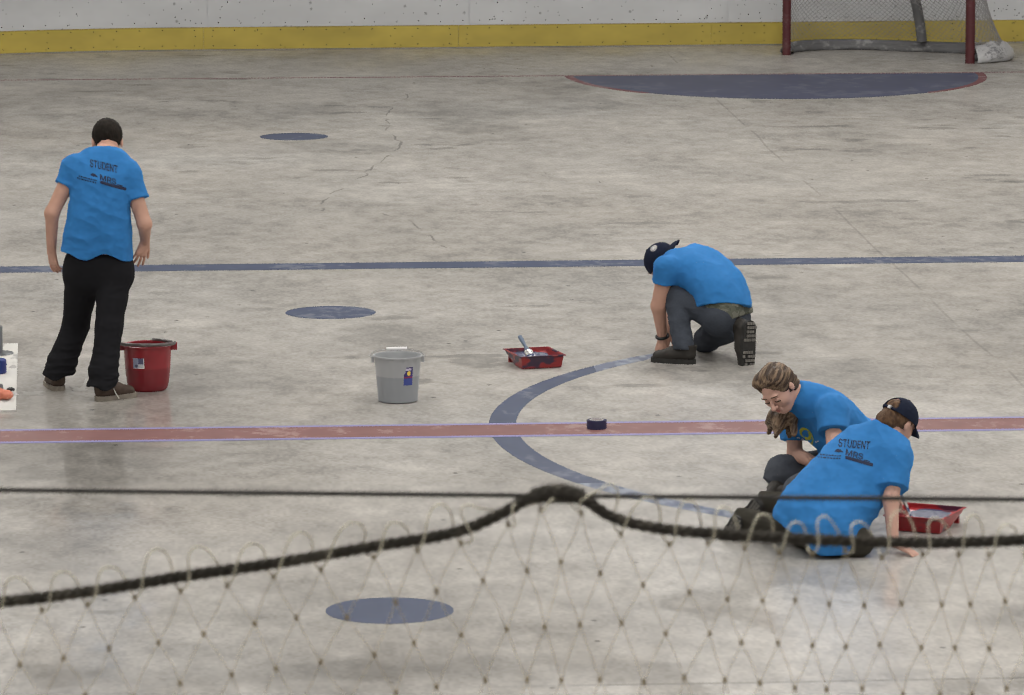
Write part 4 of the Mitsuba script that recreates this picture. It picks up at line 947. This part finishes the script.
def grey_bucket():
    k = 'grey_bucket'; c = V(1.238, 1.09, 0)
    # a bucket whose plan runs from round at the foot to a rounded form with pouring corners at the rim
    n = 64; a = np.arange(n)*2*math.pi/n
    def ringpts(z, r, q):
        lip = 1+q*.055*np.maximum(0, np.cos(a+math.pi/2))**10+q*.055*np.maximum(0, np.cos(a-math.pi/2))**10
        return np.stack([c[0]+r*np.cos(a)*lip, c[1]+r*np.sin(a)*lip, np.full(n, z)], 1)
    rows = [(0, .0, 0), (0.0, .10, 0), (.006, .1185, .1), (.05, .122, .2), (.15, .130, .5), (.24, .1375, .8), (.268, .140, 1), (.270, .149, 1), (.281, .150, 1), (.282, .142, 1), (.27, .1365, 1), (.15, .127, .5), (.012, .115, 0), (.010, .0, 0)]
    P = np.array([ringpts(z, max(r, 1e-4), q) for z, r, q in rows])
    m = grid_mesh(P, close_v=True); m.fix_normals()
    put(k, m, 'bucket_grey', 'grey plastic bucket with white handle grip standing alone on the floor', 'bucket', smooth=35)
    hw = spline([c+V(-.150, 0, .265), c+V(-.152, .09, .276), c+V(-.06, .160, .290), c+V(.06, .160, .290), c+V(.152, .09, .276), c+V(.150, 0, .265)], 30)
    h = put(k+'__handle', tube(hw, .003, 6), 'wire', 'wire bail resting behind the rim')
    g = [c+V(x, .163, .292) for x in np.linspace(-.062, .062, 9)]
    put(h+'__grip', tube(g, .0115, 10), 'white_plastic', 'white handle grip', smooth=40)
    for q in (-1, 1):
        e = box(-.008, .008, -.02, .02, -.025, .012); e.apply_translation(c+V(q*.150, 0, .262)); put(k+'__handle_lug', e, 'bucket_grey')
    rad = lambda z: np.interp(z, [r[0] for r in rows[2:7]], [r[1] for r in rows[2:7]])
    pm, uv = wall_patch(rad, .113, .222, math.radians(283), math.radians(308), .003); pm.apply_translation(c)
    put(k+'__sticker', pm, 'label_grey_bucket', 'navy sticker with yellow and red print', smooth=True, uv=uv)
    f = lathe([(0, .16), (.1, .16), (.1275, .161)], 40); f.apply_translation(c); put(k+'__water', f, 'grey_water')
M('grey_water', [.2, .22, .24], rough=.08, spec=.6)
grey_bucket()

def tray_red(p, n, uv):
    s = smoothstep(.46, .58, fbm(p.x*13+2, p.y*13, p.z*18, 3))
    return mix([.23, .020, .022], [.022, .018, .045], s*.92)
M('tray_red', tray_red, rough=.3, spec=.5)
def tray_red2(p, n, uv):
    s = smoothstep(.56, .66, fbm(p.x*13+9, p.y*13, p.z*18, 3))
    return mix([.27, .014, .018], [.03, .02, .04], s*.8)
M('tray_red_clean', tray_red2, rough=.25, spec=.5)
M('tray_paint', [.016, .022, .070], rough=.38, spec=.35)
def paint_tray(key, o, ang, w, d, mat, label):
    """deep well at y=0 (front), ramp rising towards y=d; o: front left corner on the floor"""
    X = V(math.cos(ang), math.sin(ang), 0); Y = V(-math.sin(ang), math.cos(ang), 0); Z = V(0, 0, 1)
    t, h = .004, .082
    def wallm(pts): return trimesh.convex.convex_hull(np.array(pts))
    tp = .012
    parts = []
    well = .16
    def quad_slab(a, b, c_, d_, off): return wallm([a, b, c_, d_]+[np.asarray(q)+off for q in (a, b, c_, d_)])
    parts.append(quad_slab((tp, tp, .004), (w-tp, tp, .004), (w, 0, h), (0, 0, h), V(0, t, 0)))                          # front
    parts.append(quad_slab((tp, tp, .004), (w-tp, tp, .004), (w-tp, well, .004), (tp, well, .004), V(0, 0, t)))              # well floor
    parts.append(quad_slab((tp, well, .004), (w-tp, well, .004), (w-tp*.5, d, .060), (tp*.5, d, .060), V(0, 0, t)))          # ramp
    parts.append(quad_slab((tp*.5, d, .060), (w-tp*.5, d, .060), (w, d+.004, h), (0, d+.004, h), V(0, -t, 0)))               # back
    for x0, x1, s in ((tp, 0, 1), (w-tp, w, -1)):
        pl = [(x0, tp, .004), (x0, well, .004), ((x0+x1)/2, d, .060), (x1, d, h), (x1, 0, h)]
        parts.append(wallm(pl+[np.asarray(q)+V(s*t, 0, 0) for q in pl]))
    m = trimesh.util.concatenate(parts); put(key, frame(m, o, X, Y, Z), mat, label, 'paint tray')
    k = [k for k in scene if k.startswith(key) and '__' not in k][-1]
    rim = [(0, 0), (w, 0), (w, d), (0, d)]; r = []
    for i in range(4):
        a, b = np.array(rim[i]), np.array(rim[(i+1) % 4]); dd = (b-a)/np.linalg.norm(b-a); nn = np.array([dd[1], -dd[0]])
        c0, c1 = a+nn*.012-dd*.012, b+nn*.012+dd*.012
        r.append(wallm([np.r_[q, z] for q in (a, b, c0, c1) for z in (h-.003, h+.002)]))
    put(k+'__rim', frame(trimesh.util.concatenate(r), o, X, Y, Z), mat)
    for x in (.02, w-.045):
        put(k+'__foot', frame(wallm([(x+u, d-.02+v, z) for u in (0, .025) for v in (0, .02) for z in (0.0, .058)]), o, X, Y, Z), mat)
    n1 = 12; P = np.array([[V(tp+.003+(w-2*tp-.006)*j/(n1-1), .012+(well+.055)*i/5, .030+.0*i) for j in range(n1)] for i in range(6)])
    put(k+'__paint', frame(shell(P, .003), o, X, Y, Z), 'tray_paint', 'dark blue paint in the well')
    rg_ = np.random.default_rng(int(w*1000)); zr = lambda y: .0045+t+.056*(y-well)/(d-well)
    an = np.linspace(0, 2*math.pi, 40, endpoint=False); rr = 1+.12*np.sin(3*an+1)+.08*np.sin(5*an)+.05*rg_.normal(size=40)
    P = np.array([[V(w*.52+.42*w*q*r*math.cos(a)*.98, 0, 0)+V(0, well+.53*(d-well)+.46*(d-well)*q*min(r, 1.05)*math.sin(a), 0) for a, r in zip(an, rr)] for q in (1.0, .6, .3, .02)])
    P[..., 0] = np.clip(P[..., 0], tp+.006, w-tp-.006); P[..., 1] = np.clip(P[..., 1], well-.03, d-.012); P[..., 2] = zr(P[..., 1])+.0015
    put(k+'__ramp_paint', frame(shell(P[:, ::1], .001, close_v=True), o, X, Y, Z), 'tray_paint', 'dark blue paint smeared over the ramp')
    return k, (lambda x, y, z: o+X*x+Y*y+Z*z)
t1, T1 = paint_tray('paint_tray', V(2.056, 2.222, 0), .23, .280, .34, 'tray_red', 'red paint tray smeared with blue paint holding a brush right of the grey bucket')
t2, T2 = paint_tray('paint_tray', on_floor(941, 535)-.30*V(math.cos(-.48), math.sin(-.48), 0), -.48, .30, .36, 'tray_red_clean', 'red paint tray with blue paint beside the hand of the leaning student')

M('brush_handle', [.12, .16, .22], rough=.4)
M('ferrule', [.6, .6, .58], rough=.25, metal=.9)
def bristle_c(p, n, uv): return mix([.55, .57, .6], [.03, .045, .14], smoothstep(.4, .6, noise(p.x*80, p.y*80, p.z*60)))
M('bristle', bristle_c, rough=.4)
def paintbrush(tip, end, wide, label, s=1.0, handle='brush_handle', thin=False):
    L = end-tip; d = nrm(L); n = np.linalg.norm(L); R = ortho(d, np.cross(d, wide)); X, Z = R[:, 0], R[:, 2]
    k = put_key('paintbrush'); tag(k, label, 'paintbrush')
    def lozenge(stations):
        P = np.array([[tip+d*y+X*a*math.cos(t)+Z*b*math.sin(t) for t in np.linspace(0, 2*math.pi, 16, endpoint=False)] for y, a, b in stations]); m = grid_mesh(P, close_v=True)
        m = trimesh.util.concatenate([m, trimesh.convex.convex_hull(P[0]+1e-5*np.arange(16)[:, None]*d) if False else m]) if False else m
        v = np.vstack([m.vertices, P[0].mean(0), P[-1].mean(0)]); N = len(m.vertices)
        f = [[N, j, (j+1) % 16] for j in range(16)]+[[N+1, N-16+(j+1) % 16, N-16+j] for j in range(16)]
        m = trimesh.Trimesh(v, np.vstack([m.faces, f]), process=False); m.fix_normals(); return m
    put(k+'__bristles', lozenge([(0, .030*s, .003), (.02, .030*s, .007), (.055, .027*s, .008)]), 'bristle', smooth=40)
    put(k+'__ferrule', lozenge([(.054, .028*s, .009), (.085, .026*s, .0095), (.09, .020*s, .009)]), 'ferrule', smooth=40)
    put(k+'__handle', lozenge([(.088, .020*s, .008), (.11, .011*s, .008), (n*.6, .010*s, .008), (n*.85, .015*s, .009), (n*.97, .014*s, .008), (n, .006*s, .004)]), handle, smooth=40)
tip = T1(.105, .07, .038)
paintbrush(tip, at(519.3, 335.5, 2.42), V(1, .1, 0), 'paintbrush with blue grey handle leaning in the paint tray right of the grey bucket', 1.0)
paintbrush(V(kneel_wrist[0]-.05, kneel_wrist[1]+.05, .004), kneel_wrist+V(.02, .0, -.03), V(.7, .7, 0), 'paintbrush held to the floor by the kneeling student', .7)
wl = lean_wrist+nrm(V(.8, .2, -.5))*.085
paintbrush(wl+V(.07, .02, -.10), wl+V(-.02, -.01, .10), V(.3, 1, 0), 'small paintbrush held over the tray by the leaning student', .7)

M('tape_blue', [.016, .018, .06], rough=.35, spec=.5)
M('tape_core', [.45, .42, .42], rough=.7)
def tape_roll(c, r, h, label):
    ri = r*.70
    m = lathe([(ri, 0), (r, 0), (r, h), (ri, h), (ri, 0)], 48); m.apply_translation(c)
    k = put('tape_roll', m, 'tape_blue', label, 'tape', smooth=30)
    m = lathe([(ri-.006, .001), (ri-.0005, .001), (ri-.0005, h+.002), (ri-.006, h+.002), (ri-.006, .001)], 48); m.apply_translation(c)
    put(k+'__core', m, 'tape_core', 'pale cardboard core')
tape_roll(V(2.344, .012, .0025), .058, .050, 'roll of dark blue tape standing on the red line')

# ------------------------------------------------------------------ things at the left edge
def sheet_c(p, n, uv):
    m = fbm(p.x*5, p.y*3, 1.0, 3); s = smoothstep(.66, .72, fbm(p.x*9+3, p.y*4+2, 1.0, 3))
    return mi.Color3f(.50, .49, .465)*(1+.1*(m-.5))*(1-.35*s)
M('sheet_white', sheet_c, rough=.6)
tr, br = on_floor(18, 345), on_floor(16, 412)
e = nrm(tr-br); s_ = V(-e[1], e[0], 0)
sh = trimesh.convex.convex_hull(np.array([q+V(0, 0, z) for q in (tr, br, br+s_*1.22, tr+s_*1.22) for z in (.0005, .012)]))
put('white_sheet', sh, 'sheet_white', 'white flat sheet lying on the floor at the left edge under paint things', 'board')
def on_sheet(x, y): return on_floor(x, y)+V(0, 0, .0125)
M('grey_metal', [.17, .18, .19], rough=.35, metal=.5)
c = on_sheet(-2, 355.5)
k = put('grey_stand', lathe([(0, 0), (.098, 0), (.1, .004), (.095, .008), (.0, .009)], 40).apply_translation(c), 'grey_metal', 'grey post on a flat round base at the back of the white sheet', 'stand', smooth=30)
put('grey_stand__post', lathe([(0, .006), (.031, .006), (.031, .176), (.026, .181), (0, .182)], 28).apply_translation(c), 'grey_metal', smooth=30)
M('jar_blue', [.012, .028, .16], rough=.3, spec=.5)
c = on_sheet(-4, 375)
put('blue_jar', lathe([(0, 0), (.060, 0), (.066, .006), (.067, .072), (.064, .084), (.058, .088), (0, .089)], 32).apply_translation(c), 'jar_blue', 'dark blue plastic pot in the middle of the white sheet', 'pot', smooth=35)
M('sponge_salmon', worn([.58, .19, .12], [.68, .40, .32], .7, 20.0), rough=.6)
c = on_sheet(2, 402)+V(0, .0, .034)
S = Solid().add(cone(c+V(-.09, 0, 0), c+V(.040, .0, -.006), .032, .026), .01).add(ball(c+V(-.03, 0, .006), .032), .02); S.bend(folds(.006, 30, 30, 30, 3))
mm = mesh_of(S, c-.16, c+.16, .005); mm.vertices[:, 2] += .0125-mm.vertices[:, 2].min()
put('salmon_roller', mm, 'sponge_salmon', 'lumpy salmon pink roller sleeve at the front of the white sheet', 'roller', smooth=True)
c = on_sheet(10.5, 393.5)
put('dark_knob', lathe([(0, 0), (.018, 0), (.024, .008), (.022, .018), (.012, .024), (0, .025)], 24, 1.1, .9).apply_translation(c), 'black_rubber', 'small dark knob behind the salmon roller on the white sheet', 'knob', smooth=40)
c = on_sheet(-1, 391)
put('grey_block', trimesh.convex.convex_hull(np.array([c+V(x*(.026-.004*(z > 0)), y*(.02-.003*(z > 0)), z) for x in (-1, 1) for y in (-1, 1) for z in (0, .03)])), 'grey_metal', 'small grey block left of the dark knob on the white sheet', 'block')
M('clear_wrap', [.5, .48, .47], rough=.15, spec=.7)
g = np.array([[on_sheet(13, 397)+V(.03*math.cos(a)*r*(1+.3*math.sin(3*a)), .04*math.sin(a)*r, .016*(1-r)*(1+.6*math.sin(5*a+r*6))+.001) for a in np.linspace(0, 2*math.pi, 28, endpoint=False)] for r in (1.0, .75, .5, .25, .02)])
put('crumpled_wrap', shell(g, .0012, close_v=True), 'clear_wrap', 'crumpled pale plastic scrap right of the salmon roller', 'plastic scrap')
# spilled water by the standing student's feet
M('puddle', [.33, .32, .30], rough=.05, spec=.7)
rg = random.Random(5)
def puddle(pts, w):
    ln = sg.LineString(pts).buffer(w); return ln
for i, pts in enumerate(([(24, 392), (30, 394), (36, 393), (41, 395)], [(72, 387), (80, 390), (86, 386), (88, 379)])):
    q = [on_floor(*p)[:2] for p in pts]; poly = sg.LineString(q).buffer(.03).union(disc(q[1][0], q[1][1], .06)).union(disc(q[2][0]+.02, q[2][1]+.03, .05)).buffer(-.012).simplify(.004)
    put('water_puddle', prism(poly, .0002, .002), 'puddle', ('thin puddle of spilled water left of the standing man\'s feet', 'thin puddle of spilled water between the standing man\'s feet')[i], 'puddle')

# ------------------------------------------------------------------ protective net, rope and cable near the camera
NY = -23.57
M('rope_dark', worn([.060, .054, .045], [.14, .125, .10], .7, 60.0), rough=.9)
M('cable_dark', [.065, .062, .058], rough=.6)
M('twine', [.66, .58, .42], rough=.7)
M('twine_loop', [.78, .73, .58], rough=.6)
M('knot_brown', [.33, .265, .16], rough=.8)
ROPE = [(-850, 488), (-780, 503), (-600, 560), (-420, 596), (-250, 610), (-120, 609), (0, 602), (90, 591.5), (185, 576), (270, 564), (370, 547), (460, 531), (490, 519), (512, 508), (530, 497.5), (545, 491.8), (560, 491), (575, 494),
        (590, 503), (610, 516), (640, 525), (680, 531), (720, 534), (780, 538), (850, 541), (930, 542.5), (1024, 540), (1150, 530), (1270, 515), (1345, 504), (1370, 500)]
ROPE = np.array(ROPE, float)
from scipy.interpolate import PchipInterpolator
rope_y = PchipInterpolator(ROPE[:, 0], ROPE[:, 1])
O = at(512, 347.5, NY); PX = np.linalg.norm(at(513, 347.5, NY)-O)          # metres per pixel at the net
def netp(x, y, off=0.0): return at(x, y, NY+off)
net = 'protective_net'
tag(net, 'pale knotted protective netting hung on a thick dark rope across the foreground', 'safety net')
xs = np.linspace(-850, 1370, 1500); base = np.array([netp(x, float(rope_y(x))) for x in xs])
tt = np.gradient(base, axis=0); tt /= np.linalg.norm(tt, axis=1, keepdims=True); na = np.cross(tt, V(0, 1, 0)); arcl = np.r_[0, np.cumsum(np.linalg.norm(np.diff(base, axis=0), axis=1))]
for j in range(3):
    ph = arcl/.0090*2*math.pi/3*1.0+j*2*math.pi/3
    put(net+'__rope', tube(base+.0030*(np.cos(ph)[:, None]*na+np.sin(ph)[:, None]*V(0, 1, 0)), .0027, 6), 'rope_dark', 'twisted strand of the thick dark rope', smooth=True)
cx = np.linspace(-870, 1390, 200)
cable_y = lambda x: 490+.0115*x-.0000022*x*x
cab = [netp(x, cable_y(x), .012) for x in cx]
put('support_cable', tube(cab, .0022, 8), 'cable_dark', 'thin dark straight cable running across the picture above the net rope', 'cable', smooth=True)
ties = []
for x in np.arange(532, 584, 5.0):
    c0 = .5*(netp(x, float(rope_y(x)))+netp(x, cable_y(x), .012)); gap = .5*abs(float(rope_y(x))-cable_y(x))*PX+.0055
    ties.append(tube([c0+V(.0012*math.sin(a), .011*math.cos(a), gap*math.sin(a)) for a in np.linspace(0, 2*math.pi, 20, endpoint=False)], .0018, 6, closed=True))
put(net+'__lashing', ties, 'rope_dark', 'dark cord lashing the rope to the cable', smooth=True, kind='stuff')
# first row of knots below the rope
k1 = [-6, 42, 87, 134, 181, 228, 274, 322, 375, 418, 462, 507, 543, 580, 622, 670, 710, 745, 780, 812, 846, 882, 920, 958, 990, 1024]
while k1[0] > -800: k1 = [k1[0]-47]+k1
while k1[-1] < 1330: k1.append(k1[-1]+38)
k1 = np.array(k1, float); rn = np.random.default_rng(12)
def rs(x, s):                                                    # rope height smoothed: the mesh hangs more evenly further down
    d = np.linspace(-1, 1, 21)*s; return np.mean([rope_y(np.clip(x+q, -850, 1370)) for q in d], axis=0) if s > 0 else rope_y(x)
ROWS = 18; rows = [np.stack([k1+rn.normal(0, 1.5, len(k1)), rs(k1, 25)+13+rn.normal(0, 2, len(k1))], 1)]
for r in range(1, ROWS):
    p = rows[-1]; x = .5*(p[:-1, 0]+p[1:, 0])
    base_y = rs(x, min(30+60*r, 330)); first = rs(x, 25)
    y = base_y+13+r*(47+0*x) if r > 1 else .6*first+.4*base_y+13+49
    rows.append(np.stack([x+rn.normal(0, 1.6, len(x)), y+rn.normal(0, 2.2, len(x))], 1))
dep = [rn.normal(0, .0035, len(r)) for r in rows]
N3 = [np.array([netp(a, b, c) for (a, b), c in zip(r, d)]) for r, d in zip(rows, dep)]
strands, knots, loops = [], [], []
_k = trimesh.creation.icosphere(1, 1.0)
for r in range(ROWS):
    for i, p in enumerate(N3[r]):
        m = _k.copy(); m.vertices = m.vertices*V(.0021, .0020, .0030)+p; knots.append(m)
        if r+1 < ROWS:
            for q in (i-1, i):
                if 0 <= q < len(N3[r+1]):
                    b = N3[r+1][q]; mid = .5*(p+b)+V(.0015*rn.normal(), .002*rn.normal(), 0); strands.append(tube([p, mid, b], .00036, 4, caps=False))
for i in range(len(k1)-1):                                       # the top meshes run up over the rope in stiff loops
    a, b = N3[0][i], N3[0][i+1]; (xa, ya), (xb, yb) = rows[0][i], rows[0][i+1]
    hgt = 38+5*rn.normal() if not (490 < .5*(xa+xb) < 575) else 12
    xm = .5*(xa+xb)+4*rn.normal(); ym = .5*(ya+yb)-hgt
    pts = [a, netp(xa+.18*(xb-xa), ya-.45*hgt, -.011), netp(xm-.2*(xb-xa), ym+.12*hgt, -.009), netp(xm, ym, 0.0), netp(xm+.2*(xb-xa), ym+.12*hgt, .007), netp(xb-.18*(xb-xa), yb-.45*hgt, .011), b]
    loops.append(tube(spline(pts, 18), .0009, 6, caps=False))
put(net+'__strands', strands, 'twine', 'pale twine diamonds of the net', kind='stuff')
put(net+'__knots', knots, 'knot_brown', 'brown knots of the net', kind='stuff')
for l in loops: put(net+'__loop', l, 'twine_loop', smooth=True)
# posts that carry cable and rope, outside the picture
for x, yy in ((-862, cable_y(-862)), (1382, cable_y(1382))):
    p = netp(x, yy, .0); p = V(p[0]+(-.03 if x < 0 else .03), p[1]+.012, p[2])
    put('net_post', [tube([V(p[0], p[1], 0), V(p[0], p[1], p[2]+.12)], .03, 16), box(p[0]-.1, p[0]+.1, p[1]-.1, p[1]+.1, 0, .012)], 'steel', 'steel post carrying the net cable', 'post', 'posts of the net', smooth=30)
